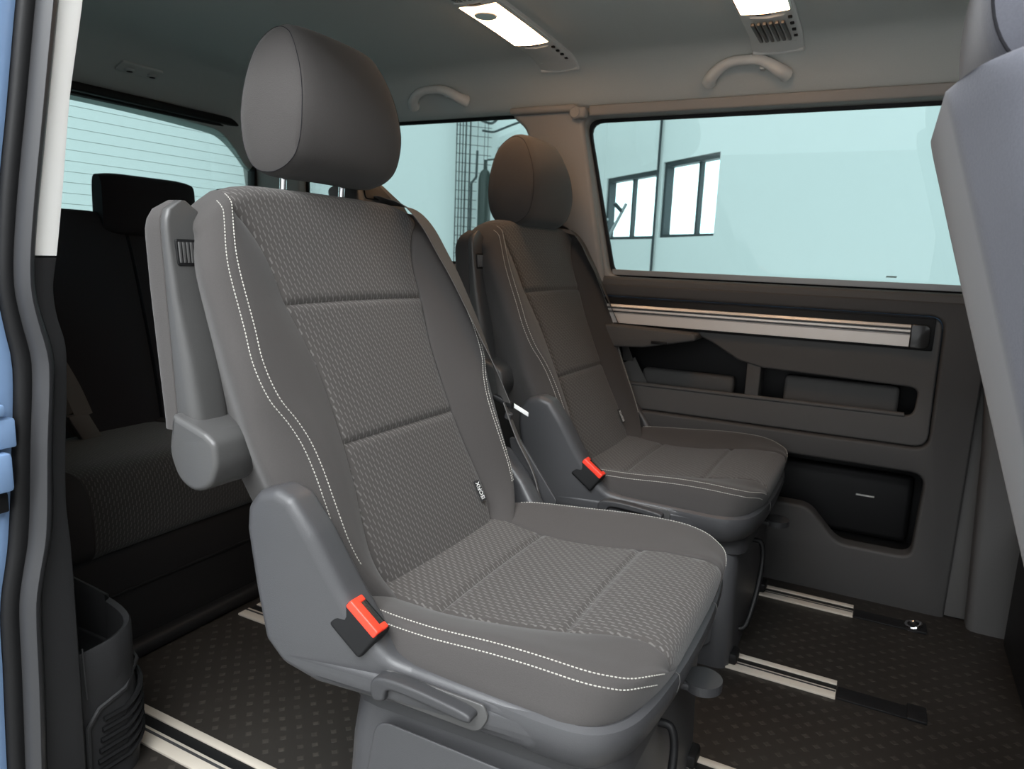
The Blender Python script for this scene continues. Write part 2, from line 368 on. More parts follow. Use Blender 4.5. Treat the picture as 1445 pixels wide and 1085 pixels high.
# C pillar trim between the side windows, with its top collar and blind hook
cp = thing('pillar_cover', 'pale grey pillar trim between the two left side windows', 'pillar trim', (-0.88, 0.64, 0.80))
pil = rpoly([(-0.945, 0.80), (-0.985, 1.20), (-0.995, 1.235), (-1.035, 1.268), (-1.035, 1.290), (-0.83, 1.290), (-0.815, 1.25), (-0.748, 0.80)], [0.01, 0.1, 0.05, 0.008, 0.008, 0.02, 0.02, 0.01])
mk('pillar_shell', plate(pil, [], 0.03, lambda a, b, d: (a, 0.69 - (b - 0.80) * 0.15 - 0.026 + d, b), 0.012, 4), 'trim_pillar', cp)
mk('pillar_collar', rbox(-1.04, -0.83, 0.575, 0.63, 1.272, 1.292, 0.009, 3), 'trim_pillar', cp)
mk('blind_hook', merge(rbox(-0.838, -0.80, 0.575, 0.605, 1.252, 1.284, 0.01, 3), cyl((-0.83, 0.572, 1.268), (0, 1, 0), 0.017, 0.03, 20, 0.004)), 'trim_pillar', cp)
struct('trim_1', plate([(-0.80, 1.262), (-0.80, 1.290), (1.0, 1.290), (1.0, 1.262)], [], 0.025, lambda a, b, d: (a, 0.69 - (b - 0.80) * 0.15 - 0.018 + d, b), 0.006), 'trim_pillar')
# B pillar, left
bp = thing('door_pillar', 'dark grey lower door pillar trim at the right end of the left side panel', 'pillar trim', (0.33, 0.68, 0.0))
mk('pillar_trim', plate(rpoly([(0.270, -0.04), (0.245, 0.45), (0.21, 0.80), (0.19, 1.30), (0.42, 1.30), (0.43, 0.80), (0.44, -0.04)], 0.01), [], 0.10, lambda a, b, d: (a, 0.645 - max(0, b - 0.8) * 0.13 + d, b), 0.02, 4), 'trim_grey', bp)
mk('pillar_groove', rbox(0.19, 0.30, 0.70, 0.75, 0.0, 0.80, 0.01), 'plastic_wall', bp)

mk('outer_body_side', rbox(-2.25, 1.06, 0.815, 0.835, -0.08, 0.84, 0.004), 'body_blue')['kind'] = 'structure'  # unseen outer skin, added to block light behind the left wall
# rear: tailgate with heated window
def rear(a, b, d): return (-2.17 + (b - 0.8) * 0.12 + 0.0 - d, a, b)
rwin = rpoly([(-0.66, 0.80), (-0.62, 1.272), (0.62, 1.272), (0.66, 0.80)], 0.05)
struct('wall_rear', plate([(-0.75, 0.0), (-0.72, 1.40), (0.72, 1.40), (0.75, 0.0)], [rwin], 0.04, rear, 0.004), 'plastic_black')
w3 = struct('window_3', plate(grow(rwin, 0.015), [], 0.004, lambda a, b, d: rear(a, b, d + 0.02), 0.0005, 0), 'tint_glass')
for i in range(14):
    z = 0.845 + i * 0.0305
    struct('heating_wire', rbox(-2.17 + (z - 0.8) * 0.12 - 0.0195, -2.17 + (z - 0.8) * 0.12 - 0.0185, -0.60, 0.60, z - 0.0005, z + 0.0005, 0), 'heat_line', w3)
struct('window_header', plate([(-0.62, 1.276), (-0.60, 1.30), (0.60, 1.30), (0.62, 1.276)], [], 0.03, lambda a, b, d: rear(a, b, d - 0.035), 0.008), 'plastic_black', w3)
# small ceiling catch above the tailgate
hk = thing('ceiling_catch', 'small grey rectangular catch plate with two round holes on rear ceiling', 'catch', (-2.0, 0.09, 1.36))
zc = ceil_pt(-2.0, 0.09)[2]
mk('catch_plate', plate(rpoly([(-0.065, -0.02), (0.065, -0.02), (0.065, 0.02), (-0.065, 0.02)], 0.008), [], 0.007, lambda a, b, d: (-2.0 - b, 0.09 + a, zc - 0.008 + d - b * 0.45), 0.002), 'headliner', hk)
for s in (-0.032, 0.04):
    mk('hole_ring', cyl((-2.0, 0.09 + s, zc - 0.015), (0, 0, 1), 0.014, 0.008, 16, 0.002), 'headliner', hk)
    mk('hole', cyl((-2.0, 0.09 + s, zc - 0.0165), (0, 0, 1), 0.008, 0.003, 12), 'plastic_black', hk)

# right side behind the sliding door opening -----------------------
rw = rpoly([(-1.92, 0.835), (-1.88, 1.255), (-1.30, 1.255), (-1.28, 0.835)], 0.05)
struct('wall_right', plate([(-2.2, 0.0), (-2.2, 1.33), (-1.13, 1.33), (-1.16, 0.80), (-1.10, 0.0)], [rw], 0.03, lambda a, b, d: (a, -0.70 + max(0, b - 0.8) * 0.13 - d, b), 0.004), 'plastic_black')
w4 = struct('window_4', plate(grow(rw, 0.015), [], 0.004, lambda a, b, d: (a, -0.72 + (b - 0.8) * 0.13 - d, b), 0.0005, 0), 'tint_glass')

# door jamb seen end on: painted flange, rubber seal, pillar trim
J_blue = [(0.0, -0.874), (0.13, -0.872), (0.28, -0.866), (0.372, -0.862), (0.456, -0.846), (0.58, -0.832), (0.697, -0.822), (0.755, -0.829), (0.81, -0.833), (0.914, -0.822), (1.036, -0.802), (1.156, -0.783), (1.34, -0.752)]
J_join = [(0.0, -0.833), (0.108, -0.829), (0.22, -0.823), (0.371, -0.817), (0.416, -0.808), (0.465, -0.796), (0.59, -0.787), (0.692, -0.777), (0.72, -0.779), (0.758, -0.788), (0.793, -0.794), (0.842, -0.792), (0.998, -0.767), (1.17, -0.738), (1.34, -0.71)]
J_right = [(0.0, -0.765), (0.257, -0.764), (0.376, -0.764), (0.42, -0.765), (0.504, -0.769), (0.689, -0.755), (0.725, -0.755), (0.76, -0.763), (0.80, -0.765), (0.841, -0.757), (0.921, -0.744), (1.052, -0.725), (1.107, -0.714), (1.18, -0.699), (1.34, -0.672)]
def jamb(z0, z1, sect, nz=60):
    L = []
    for i in range(nz + 1):
        z = z0 + (z1 - z0) * i / nz
        yb, yj, yr = (smooth_interp(z, J) for J in (J_blue, J_join, J_right))
        L.append([(x, y, z) for x, y in sect(yb, yj, yr)])
    return loops(L)
def seal_sect(yb, yj, yr):
    w = yj - yb
    return [(-1.03, yb + w * 0.42), (-0.996, yb + w * 0.42), (-0.986, yb + w * 0.52), (-0.980, yb + w * 0.64), (-0.981, yb + w * 0.76), (-0.988, yb + w * 0.90), (-1.000, yj - 0.002), (-1.03, yj - 0.002)]
def lip_sect(yb, yj, yr):
    w = yj - yb
    return [(-1.03, yb + 0.001), (-1.006, yb + 0.001), (-1.002, yb + w * 0.12), (-1.000, yb + w * 0.3), (-1.002, yb + w * 0.42), (-1.03, yb + w * 0.42)]
def trim_sect(yb, yj, yr):
    w = yr - yj
    return [(-1.03, yj), (-1.004, yj), (-1.000, yj + 0.003), (-1.0, yr - w * 0.3), (-1.002, yr - w * 0.1), (-1.010, yr), (-1.06, yr + 0.004), (-1.16, yr + 0.012), (-1.16, yj)]
jr = thing('door_frame', 'black rubber door seal and pillar trim of the sliding door opening', 'door frame', (-1.05, -0.78, 0.0))
mk('rubber_seal', jamb(0.0, 1.34, seal_sect, 90), 'rubber', jr, angle=50)
mk('seal_lip', jamb(0.0, 1.34, lip_sect, 90), 'plastic_black', jr, angle=50)
mk('pillar_trim', jamb(0.842, 1.34, trim_sect), 'trim_white', jr)
mk('lower_pillar_trim', jamb(0.0, 0.839, trim_sect, 70), 'plastic_console', jr)
# painted body side
bs = thing('van_body_side', 'glossy blue painted body edge of the van outside the door seal', 'van body', (-1.2, -0.92, -0.05))
mk('door_flange', jamb(0.0, 1.34, lambda yb, yj, yr: [(-1.03, yb), (-1.012, yb), (-1.008, yb - 0.01), (-1.012, yb - 0.06), (-1.022, yb - 0.09), (-1.05, yb - 0.10), (-1.06, yb)]), 'body_blue', bs)
mk('outer_panel', jamb(-0.05, 1.34, lambda yb, yj, yr: [(-1.04, yb - 0.10), (-1.04, yb - 0.112), (-2.2, yb - 0.125), (-2.2, yb - 0.105)]), 'body_blue', bs)
st = thing('door_striker', 'light blue stepped door latch block on the blue body edge', 'latch', (-1.0, -0.86, 0.60))
mk('latch_plate', rbox(-1.012, -0.992, -0.885, -0.833, 0.592, 0.632, 0.004), 'body_blue', st)
mk('latch_bolt', rbox(-1.012, -0.985, -0.885, -0.843, 0.535, 0.588, 0.006), 'body_blue', st)
mk('latch_slot', rbox(-1.012, -0.998, -0.885, -0.846, 0.505, 0.532, 0.003), 'plastic_black', st)
mk('latch_cap', rbox(-1.012, -0.988, -0.885, -0.846, 0.636, 0.652, 0.004), 'body_blue', st)

# lower quarter trim with cup pocket and air grille
qt = thing('side_console', 'dark plastic corner trim with cup pocket and vent beside the door seal', 'trim panel', (-1.1, -0.70, 0.0))
def quarter_loop(z, inner, r=0.05, xf_=-1.02, back=-1.36):
    P = [(xf_, -0.762)] + [(xf_, inner - r)] + [(xf_ - r * (1 - math.cos(a)), inner - r + r * math.sin(a)) for a in [math.pi / 2 * k / 6 for k in range(1, 7)]] + [(back, inner), (back, -0.762)]
    return [(x, y, z) for x, y in P]
prof_q = [(0.0, -0.648), (0.03, -0.645), (0.10, -0.642), (0.16, -0.650), (0.19, -0.652)]
mk('console_body', loops([quarter_loop(z, i) for z, i in prof_q]), 'plastic_console', qt)
# cup pocket: curved front lip running back into the panel
mk('panel_shoulder', loops([[(-1.22, -0.762, z), (-1.22, -0.668, z), (-1.25, -0.650, z), (-1.40, -0.648, z), (-1.40, -0.762, z)] for z in (0.20, 0.290, 0.298)]), 'plastic_console', qt)
cpath = [(-1.024, -0.760), (-1.022, -0.72), (-1.024, -0.695), (-1.036, -0.668), (-1.06, -0.653), (-1.10, -0.648), (-1.16, -0.648), (-1.23, -0.650)]
cpath = catmull(cpath, 4); lip = []
for k, (x, y) in enumerate(cpath):
    a = k / (len(cpath) - 1); q = (cpath[max(k - 1, 0)], cpath[min(k + 1, len(cpath) - 1)]); tx, ty = q[1][0] - q[0][0], q[1][1] - q[0][1]; l = math.hypot(tx, ty); nx, ny = -ty / l, tx / l
    if nx < 0 and ny < 0 or (nx - 0.0) < -0.3: nx, ny = -nx, -ny
    zt = 0.243 + 0.022 * a + 0.03 * max(0, a - 0.5)
    lip.append([(x + nx * o, y + ny * o, z) for o, z in ((0.0, 0.150), (0.004, 0.19), (0.003, zt - 0.005), (0.0, zt), (-0.008, zt - 0.004), (-0.010, 0.155))])
mk('cup_front', loops(lip), 'plastic_console', qt)
mk('cup_inside', rbox(-1.22, -1.035, -0.76, -0.662, 0.190, 0.194, 0), 'plastic_black', qt)
mk('cup_rib', tube([(-1.205, -0.715, 0.21), (-1.21, -0.715, 0.296)], 0.010), 'plastic_console', qt)
mk('cup_seam', tube([(-1.018, -0.752, 0.168), (-1.016, -0.754, 0.19), (-1.017, -0.755, 0.255)], 0.0012, 6), 'plastic', qt)
for i in range(6):
    z = 0.035 + i * 0.017
    P = [(-1.018, -0.745 + 0.02 * (i / 6), z)] + [(-1.018 - 0.052 * (1 - math.cos(a)) * 1.0, -0.692 + 0.052 * math.sin(a), z + 0.02 * a) for a in [math.pi / 2 * k / 6 for k in range(7)]]
    mk('vent_slat', tube(P, 0.0045, 6), 'plastic_black', qt)
mk('vent_frame', tube([(-1.017, -0.757, 0.0), (-1.017, -0.755, 0.12), (-1.018, -0.735, 0.142), (-1.020, -0.69, 0.152), (-1.05, -0.648, 0.175), (-1.08, -0.642, 0.185)], 0.004, 6), 'plastic_console', qt)

# unseen front cabin, added to cut light from ahead: dashboard wall, closed front doors, right door pillar, windscreen above
struct('wall_front', rbox(1.0, 1.06, -0.78, 0.78, -0.06, 0.86, 0.01), 'plastic_black')
struct('dashboard', rbox(0.86, 1.02, -0.70, 0.70, 0.45, 0.86, 0.04, 3), 'plastic_black')
struct('wall_front_right', plate([(0.15, -0.06), (0.15, 1.33), (0.24, 1.33), (0.27, 0.86), (1.0, 0.86), (1.0, -0.06)], [], 0.06, lambda a, b, d: (a, -0.76 + max(0, b - 0.8) * 0.13 - d, b), 0.006), 'plastic_wall')
struct('wall_front_left', rbox(0.44, 1.0, 0.72, 0.78, 0.0, 0.80, 0.01), 'plastic_wall')

# ------------------------------------------------------------------ floor rails
def floor_rail(y, x0, x1, label, cover):
    r = thing('floor_rail', label, 'rail', ((x0 + x1) / 2, y, 0.0), 'seat rails in the floor')
    mk('wide_strip', rbox(x0, x1, y - 0.038, y - 0.005, 0.0, 0.005, 0.001), 'rail_alu', r)
    mk('strip_groove', rbox(x0, x1 - 0.001, y - 0.016, y - 0.011, 0.0045, 0.0057, 0), 'plastic', r)
    mk('rail_slot', rbox(x0, x1, y - 0.005, y + 0.018, 0.0, 0.001, 0), 'plastic_black', r)
    mk('narrow_strip', rbox(x0, x1, y + 0.018, y + 0.034, 0.0, 0.004, 0.001), 'rail_alu', r)
    if cover:
        mk('end_cover', rbox(x1 + 0.002, x1 + 0.155, y - 0.034, y + 0.012, 0.0, 0.004, 0.001), 'plastic_black', r)
        mk('cover_block', rbox(x1 + 0.13, x1 + 0.165, y - 0.036, y + 0.02, 0.0, 0.007, 0.002), 'plastic_black', r)
floor_rail(0.598, -1.28, 0.015, 'floor rail nearest the left wall panel, under the rear seat', True)
floor_rail(0.193, -1.28, 0.0, 'second floor rail from left wall, with dark end cover', True)
floor_rail(-0.198, -1.28, 0.0, 'floor rail under the middle of the front grey seat pedestal', False)
floor_rail(-0.600, -1.22, 0.0, 'bright floor rail nearest the door, beside the corner trim', False)
an = thing('anchor_ring', 'small chrome lashing ring set into the floor near left rail', 'anchor', (0.15, 0.59, 0.0))
mk('anchor_cup', cyl((0.15, 0.59, 0.0), (0, 0, 1), 0.03, 0.003, 24, 0.001), 'plastic_black', an)
mk('ring', tube([(0.15 + 0.016 * math.cos(a), 0.59 + 0.02 * math.sin(a), 0.006 + 0.008 * max(0, math.cos(a))) for a in [2 * math.pi * k / 20 for k in range(21)]], 0.0035, 8), 'chrome', an)

# ================================================================== SEATS
UX, UZ, NX, NZ = -0.40714, 0.91337, 0.91337, 0.40714
def bk(s, t, n): return (-0.60 + UX * t + NX * n, s, 0.44 + UZ * t + NZ * n)

def bk_round(s, t, n):
    e = max(0.0, min(1.0, (t - 0.40) / 0.18)); e = e * e * (3 - 2 * e)
    drop = e * (0.020 * max(0.0, min(1.0, (-n - 0.04) / 0.10)) ** 1.5 + 0.035 * max(0.0, (abs(s) - 0.15) / 0.10) ** 2.2)
    return bk(s, t - drop, n)
def half_profile(r):
    """list of (s,n) from the centre line round the bolster to the back centre line; also index of key points"""
    sc_, n0, ss, ns, w_, nw, nb = r['sc'], r['n0'], r['ss'], r['ns'], r['w'], r['nw'], r['nb']
    P = [(sc_ * k / 8, n0 + r.get('bul', 0.006) * (1 - (k / 8) ** 2)) for k in range(8)] + [(sc_ - 0.006, n0 + 0.0005)]
    P.append((sc_, n0 - 0.005)); iA = len(P) - 1
    c = [(sc_, n0 - 0.005), (sc_ + 0.007, n0 + 0.002), (sc_ + (ss - sc_) * 0.5, n0 + (ns - n0) * 0.72), (ss, ns), (w_, nw), (w_ - r.get('tuck', 0.025), nb + (nw - nb) * 0.45), (w_ - r.get('tuck', 0.025) - r.get('tk2', 0.015), nb)]
    q = catmull(c, 6)[1:]; P += q; iB = len(P) - 1
    iS = iA + 18
    P += [((w_ - r.get('tuck', 0.025) - r.get('tk2', 0.015)) * (1 - k / 4), nb) for k in range(1, 5)]
    return P, iA, iS, iB
def cushion_loft(rows, place, seams, cap=None):
    """returns dict of strips: (verts, faces, uv)"""
    L = []
    for r in rows:
        P, iA, iS, iB = half_profile(r)
        g = 0.0
        for ts in seams: g += math.exp(-((r['T'] - ts) / 0.0045) ** 2) * 0.006
        P = [(s, n - (g if i < iA else 0)) for i, (s, n) in enumerate(P)]
        if r.get('sq') is not None:
            f, fs = r['sq']; P = [(s * fs, r['nb'] + (n - r['nb']) * f) for s, n in P]
        L.append(P)
    T = [r['T'] for r in rows]
    def strip(i0, i1, sgn, j0, j1, mirror=False):
        V, U, F = [], [], []
        idx = list(range(i0, i1 + 1)); cols = [(i, sgn) for i in idx]
        if mirror: cols = [(i, -1) for i in reversed(idx) if i > 0] + [(i, 1) for i in idx]
        for j in range(j0, j1 + 1):
            for i, g in cols:
                s, n = L[j][i]; V.append(place(g * s, T[j], n)); U.append((g * s + (0.0 if True else 0), T[j] - rows[j].get('uvx', 0.0)))
        m = len(cols)
        for j in range(j1 - j0):
            for i in range(m - 1): F.append([j * m + i, j * m + i + 1, (j + 1) * m + i + 1, (j + 1) * m + i])
        return V, F, U
    return L, T, strip, iA, iS, iB
def stitch_line(L, T, place, iS, off, sgn, j0, j1, pitch=0.0050, r=0.0007):
    """dashes lying on the bolster, off metres from crest along the profile"""
    pts = []
    for j in range(j0, j1 + 1):
        P = L[j]; i = iS; rem = abs(off); st_ = 1 if off > 0 else -1
        while True:
            a, b = P[i], P[i + st_]; d = math.hypot(b[0] - a[0], b[1] - a[1])
            if d >= rem:
                t = rem / d; p = (a[0] + (b[0] - a[0]) * t, a[1] + (b[1] - a[1]) * t); break
            rem -= d; i += st_
        a, b = P[max(i - 2, 0)], P[min(i + 2, len(P) - 1)]
        nx, ny = -(b[1] - a[1]), (b[0] - a[0]); q = math.hypot(nx, ny) or 1
        pts.append(Vector(place(sgn * (p[0] + nx / q * 0.0007), T[j], p[1] + ny / q * 0.0007)))
    return dashes(pts, pitch, r)
def dashes(pts, pitch, r):
    V, F = [], []; acc = 0.0; out = []
    for a, b in zip(pts, pts[1:]):
        d = (b - a).length
        while acc <= d:
            out.append(a + (b - a) * (acc / d) if d else a); acc += pitch
        acc -= d
    for p, q in zip(out, out[1:]):
        e = p + (q - p) * 0.78; t = (e - p).normalized(); s = t.orthogonal().normalized() * r; u = t.cross(s).normalized() * r; m1 = p + (e - p) * 0.2; m2 = p + (e - p) * 0.8
        k = len(V); V += [tuple(p), tuple(m1 + s), tuple(m1 + u), tuple(m1 - s), tuple(m1 - u), tuple(m2 + s), tuple(m2 + u), tuple(m2 - s), tuple(m2 - u), tuple(e)]
        for i in range(4):
            j = (i + 1) % 4; F += [[k, k + 1 + j, k + 1 + i], [k + 1 + i, k + 1 + j, k + 5 + j, k + 5 + i], [k + 9, k + 5 + i, k + 5 + j]]
    return V, F

SC = [(-0.10, 0.13), (-0.06, 0.150), (-0.03, 0.162), (0.0, 0.167), (0.04, 0.164), (0.10, 0.155), (0.16, 0.150), (0.25, 0.150), (0.30, 0.154), (0.355, 0.165), (0.39, 0.173), (0.43, 0.176), (0.47, 0.184), (0.515, 0.203), (0.55, 0.224), (0.59, 0.235)]
SS = [(-0.10, 0.16), (-0.06, 0.195), (-0.03, 0.215), (0.0, 0.229), (0.03, 0.236), (0.06, 0.238), (0.10, 0.239), (0.14, 0.240), (0.18, 0.245), (0.213, 0.256), (0.25, 0.274), (0.30, 0.281), (0.35, 0.276), (0.45, 0.268), (0.50, 0.260), (0.55, 0.246), (0.59, 0.232)]
WW = [(-0.10, 0.18), (-0.06, 0.218), (-0.03, 0.240), (0.0, 0.256), (0.03, 0.268), (0.06, 0.278), (0.12, 0.291), (0.20, 0.302), (0.30, 0.304), (0.40, 0.300), (0.48, 0.296), (0.53, 0.290), (0.56, 0.280), (0.59, 0.27)]
def back_rows():
    rows = []; Ts = [-0.10 + 0.653 * i / 118 for i in range(119)] + [0.388, 0.166]; Ts = sorted(set(round(t, 5) for t in Ts))
    for t in Ts: rows.append(dict(T=t, sc=smooth_interp(t, SC), n0=-0.026 + 0.012 * max(0, (t - 0.40) / 0.18) ** 1.5, ss=smooth_interp(t, SS), ns=0.0, w=max(smooth_interp(t, WW), smooth_interp(t, SS) + 0.012), nw=-0.030, nb=-0.142, tuck=0.034, bul=0.008))
    b = rows[-1]
    for k in range(1, 9):
        q = k / 8 * math.pi / 2; d = dict(b); d['T'] = 0.553 + 0.037 * math.sin(q); d['sq'] = (0.42 + 0.58 * math.cos(q), 0.84 + 0.16 * math.cos(q) ** 0.8); d['ns'] = b['ns']; d['uvx'] = 0; rows.append(d)
    return rows
def headrest_mesh(cx=-0.86, cz=1.082, hw=0.138, flip=1, tilt=0.0, sx=1.0, sz=1.0):
    side = [(0.022, 0.098), (0.052, 0.050), (0.066, 0.0), (0.066, -0.045), (0.050, -0.083), (0.010, -0.104), (-0.035, -0.100), (-0.060, -0.070), (-0.068, -0.02), (-0.064, 0.035), (-0.047, 0.082), (-0.012, 0.106)]
    C = catmull(side, 5, True); L = []
    S = [-1.0, -0.985, -0.955, -0.92, -0.88, -0.82, -0.7, -0.45, -0.2, 0, 0.2, 0.45, 0.7, 0.82, 0.88, 0.92, 0.955, 0.985, 1.0]
    F = [0.30, 0.62, 0.83, 0.925, 0.945, 0.975, 0.99, 1.0, 1.0]
    F = F + [1.0] + F[::-1]
    for s, f in zip(S, F):
        g = 0.006 * (1 - s * s)        # front face bulges towards the middle
        L.append([(cx + sx * (x * f + (g if x > 0.02 else 0)), s * hw * (1.0 - 1.1 * max(0.0, z * f + 0.02) * (1 + 3 * max(0.0, z * f + 0.02))), cz + sz * z * f - 0.004 * s * s) for x, z in C])
    return L, C
def make_seat(name, label, y0):
    X0 = -0.42
    root = thing(name, label, 'seat', (X0, y0, 0.0), 'grey fabric captain seats'); off = y0
    def P(nm, vf, m, par=root, uv=None, **k):
        V = [(x, y + off, z) for x, y, z in vf[0]]; return mk(nm, (V, vf[1]), m, par, uv=uv, **k)
    # ---- backrest
    rows = back_rows(); L, T, strip, iA, iS, iB = cushion_loft(rows, bk_round, (0.388, 0.166)); nT = len(T)
    j1 = min(range(nT), key=lambda j: abs(T[j] - 0.166)); j2 = min(range(nT), key=lambda j: abs(T[j] - 0.388))
    V, F, U = strip(iB, len(L[0]) - 1, 1, 0, nT - 1, False); V2, F2, U2 = strip(iB, len(L[0]) - 1, -1, 0, nT - 1, False)
    top = [bk_round(s, T[-1], n) for s, n in L[-1]] + [bk_round(-s, T[-1], n) for s, n in reversed(L[-1])]
    P('backrest_shell', merge((V, F), (V2, F2), (top, [list(range(len(top)))])), 'fabric')
    for sg in (1, -1):
        V, F, U = strip(iA, iB, sg, 0, nT - 1); P('back_bolster', (V, F), 'fabric')
    for a, b in ((0, j1), (j1, j2), (j2, nT - 1)):
        V, F, U = strip(0, iA, 1, a, b, True); P('back_panel', (V, F), 'fabric_pattern', uv=U)
    jA = min(range(nT), key=lambda j: abs(T[j] - 0.0)); jB = nT - 6
    P('back_stitching', merge(*[stitch_line(L, T, bk_round, iS, o, sg, jA, jB) for sg in (1, -1) for o in (-0.006, 0.0085)]), 'stitch', kind='stuff')
    # ---- headrest
    HL, C = headrest_mesh(cz=1.089, sz=1.09, hw=0.132); hr = P('headrest', loops(HL), 'fabric')
    for sg in (1, -1):
        k = 3 if sg < 0 else len(HL) - 4
        P('headrest_seam', tube([tuple(Vector(p) * 1.0) for p in HL[k]] + [HL[k][0]], 0.0006, 6, caps=False), 'fabric_dark', hr)
        P('headrest_post', tube([(-0.885, sg * 0.07, 1.0), (-0.892, sg * 0.07, 0.90)], 0.006, 12), 'chrome', hr)
        P('post_collar', cyl((-0.892, sg * 0.07, 0.946), (0, 0, 1), 0.012, 0.010, 16, 0.003), 'plastic_black', hr)
    # ---- seat cushion (lofted front to back)
    def cp(s, T_, n):
        lo = max(0.0, min(1.0, (0.402 - n) / 0.07)); fr = max(0.0, min(1.0, (T_ + 0.30) / 0.13))
        return (T_ - 0.034 * lo * fr, s * (1 + 0.04 * lo * fr), n)
    CW = [(-0.64, 0.235), (-0.56, 0.262), (-0.46, 0.274), (-0.36, 0.276), (-0.30, 0.276)]
    CC = [(-0.64, 0.18), (-0.50, 0.168), (-0.40, 0.160), (-0.30, 0.156), (-0.26, 0.150), (-0.22, 0.146), (-0.19, 0.150)]
    CZ = [(-0.64, 0.385), (-0.56, 0.378), (-0.49, 0.374), (-0.40, 0.380), (-0.32, 0.392), (-0.26, 0.402), (-0.21, 0.404), (-0.19, 0.400)]
    CS = [(-0.64, 0.392), (-0.56, 0.398), (-0.46, 0.404), (-0.36, 0.412), (-0.28, 0.413), (-0.23, 0.408), (-0.19, 0.400)]
    rows = []
    ts_ = [-0.64 + 0.42 * i / 84 for i in range(85)] + [-0.22 + 0.062 * math.sin(math.pi / 2 * k / 26) for k in range(1, 27)]
    arc = 0.0; pz = None
    for t in ts_:
        e = max(0.0, (t + 0.30) / 0.143); w_ = smooth_interp(t, CW) if e <= 0 else 0.276 * max(0.0, 1 - min(e, 0.998) ** 3.0) ** (1 / 3.0) * 0.985 + 0.004
        q = min(1.0, max(0.0, (t + 0.198) / 0.040)); f = 0.10 + 0.90 * math.sqrt(max(0.0, 1 - q * q)); sc_ = min(smooth_interp(t, CC), w_ - 0.028)
        zt = 0.320 + (smooth_interp(t, CZ) - 0.320) * f
        if pz is not None: arc += abs(zt - pz) * 0.8 if q > 0 else 0.0
        pz = zt
        rows.append(dict(T=t, sc=max(0.03, sc_), n0=smooth_interp(t, CZ), ss=max(0.045, w_ - 0.014), ns=smooth_interp(t, CS), w=max(0.06, w_), nw=0.372, nb=0.320, tuck=0.0, bul=0.004, sq=(f, 1.0), uvx=-arc))
    seams = (-0.318, -0.505); L, T, strip, iA, iS, iB = cushion_loft(rows, cp, seams); nT = len(T)
    q1 = min(range(nT), key=lambda j: abs(T[j] + 0.505)); q2 = min(range(nT), key=lambda j: abs(T[j] + 0.318))
    for sg in (1, -1):
        V, F, U = strip(iA, iB, sg, 0, nT - 1); P('cushion_bolster', (V, F), 'fabric')
    for a, b_ in ((0, q1), (q1, q2), (q2, nT - 1)):
        V, F, U = strip(0, iA, 1, a, b_, True); P('cushion_panel', (V, F), 'fabric_pattern', uv=U)
    V, F, U = strip(iB, len(L[0]) - 1, 1, 0, nT - 1); V2, F2, U2 = strip(iB, len(L[0]) - 1, -1, 0, nT - 1)
    top = [cp(s, T[-1], n) for s, n in L[-1]] + [cp(-s, T[-1], n) for s, n in reversed(L[-1])]
    P('cushion_base', merge((V, F), (V2, F2), (top, [list(range(len(top)))])), 'fabric')
    jA = min(range(nT), key=lambda j: abs(T[j] + 0.585)); jB = min(range(nT), key=lambda j: abs(T[j] + 0.1735))
    P('cushion_stitching', merge(*[stitch_line(L, T, cp, iS, o, sg, jA, jB) for sg in (1, -1) for o in (-0.002, 0.0115)]), 'stitch', kind='stuff')
    # ---- seat tray (plastic rim) round the cushion
    path = [(-0.62, 0.272), (-0.50, 0.283), (-0.36, 0.286), (-0.28, 0.288), (-0.232, 0.279), (-0.200, 0.246), (-0.185, 0.19), (-0.176, 0.09), (-0.174, 0.0)]
    path = catmull(path, 5); path = path + [(x, -s) for x, s in reversed(path[:-1])]
    prof = [(-0.10, 0.338), (-0.022, 0.350), (-0.010, 0.355), (-0.002, 0.351), (0.0, 0.342), (-0.003, 0.326), (-0.010, 0.306), (-0.02, 0.296), (-0.10, 0.296)]
    Lp = []
    for i, (x, s) in enumerate(path):
        a, c = path[max(i - 1, 0)], path[min(i + 1, len(path) - 1)]; tx, ts = c[0] - a[0], c[1] - a[1]; q = math.hypot(tx, ts); nx, ns = -ts / q, tx / q
        if nx * (x + 0.4) + ns * s < 0: nx, ns = -nx, -ns
        dz = 0.0
        Lp.append([(x + nx * o, s + ns * o, z + dz) for o, z in prof])
    tray = P('seat_tray', loops(Lp), 'plastic_side')
    for sg in (1, -1):
        i = 34 if sg > 0 else len(Lp) - 35
        P('tray_joint', tube([tuple(Vector(p) + Vector((0.0006, 0, 0.0006))) for p in Lp[i][1:6]], 0.0008, 6), 'plastic_arm', tray)
    # ---- plastic side shields with the recliner hump
    hump = rpoly([(-0.713, 0.500), (-0.710, 0.532), (-0.690, 0.556), (-0.660, 0.564), (-0.632, 0.556), (-0.600, 0.513), (-0.562, 0.445), (-0.525, 0.388), (-0.497, 0.364), (-0.47, 0.358), (-0.30, 0.356), (-0.27, 0.330), (-0.30, 0.303), (-0.40, 0.298), (-0.50, 0.297), (-0.60, 0.306), (-0.655, 0.322), (-0.683, 0.350), (-0.699, 0.42)],
                 [0.02, 0.02, 0.02, 0.02, 0.02, 0.03, 0.04, 0.04, 0.03, 0.02, 0.02, 0.02, 0.02, 0.02, 0.02, 0.03, 0.03, 0.02, 0.03], 3)
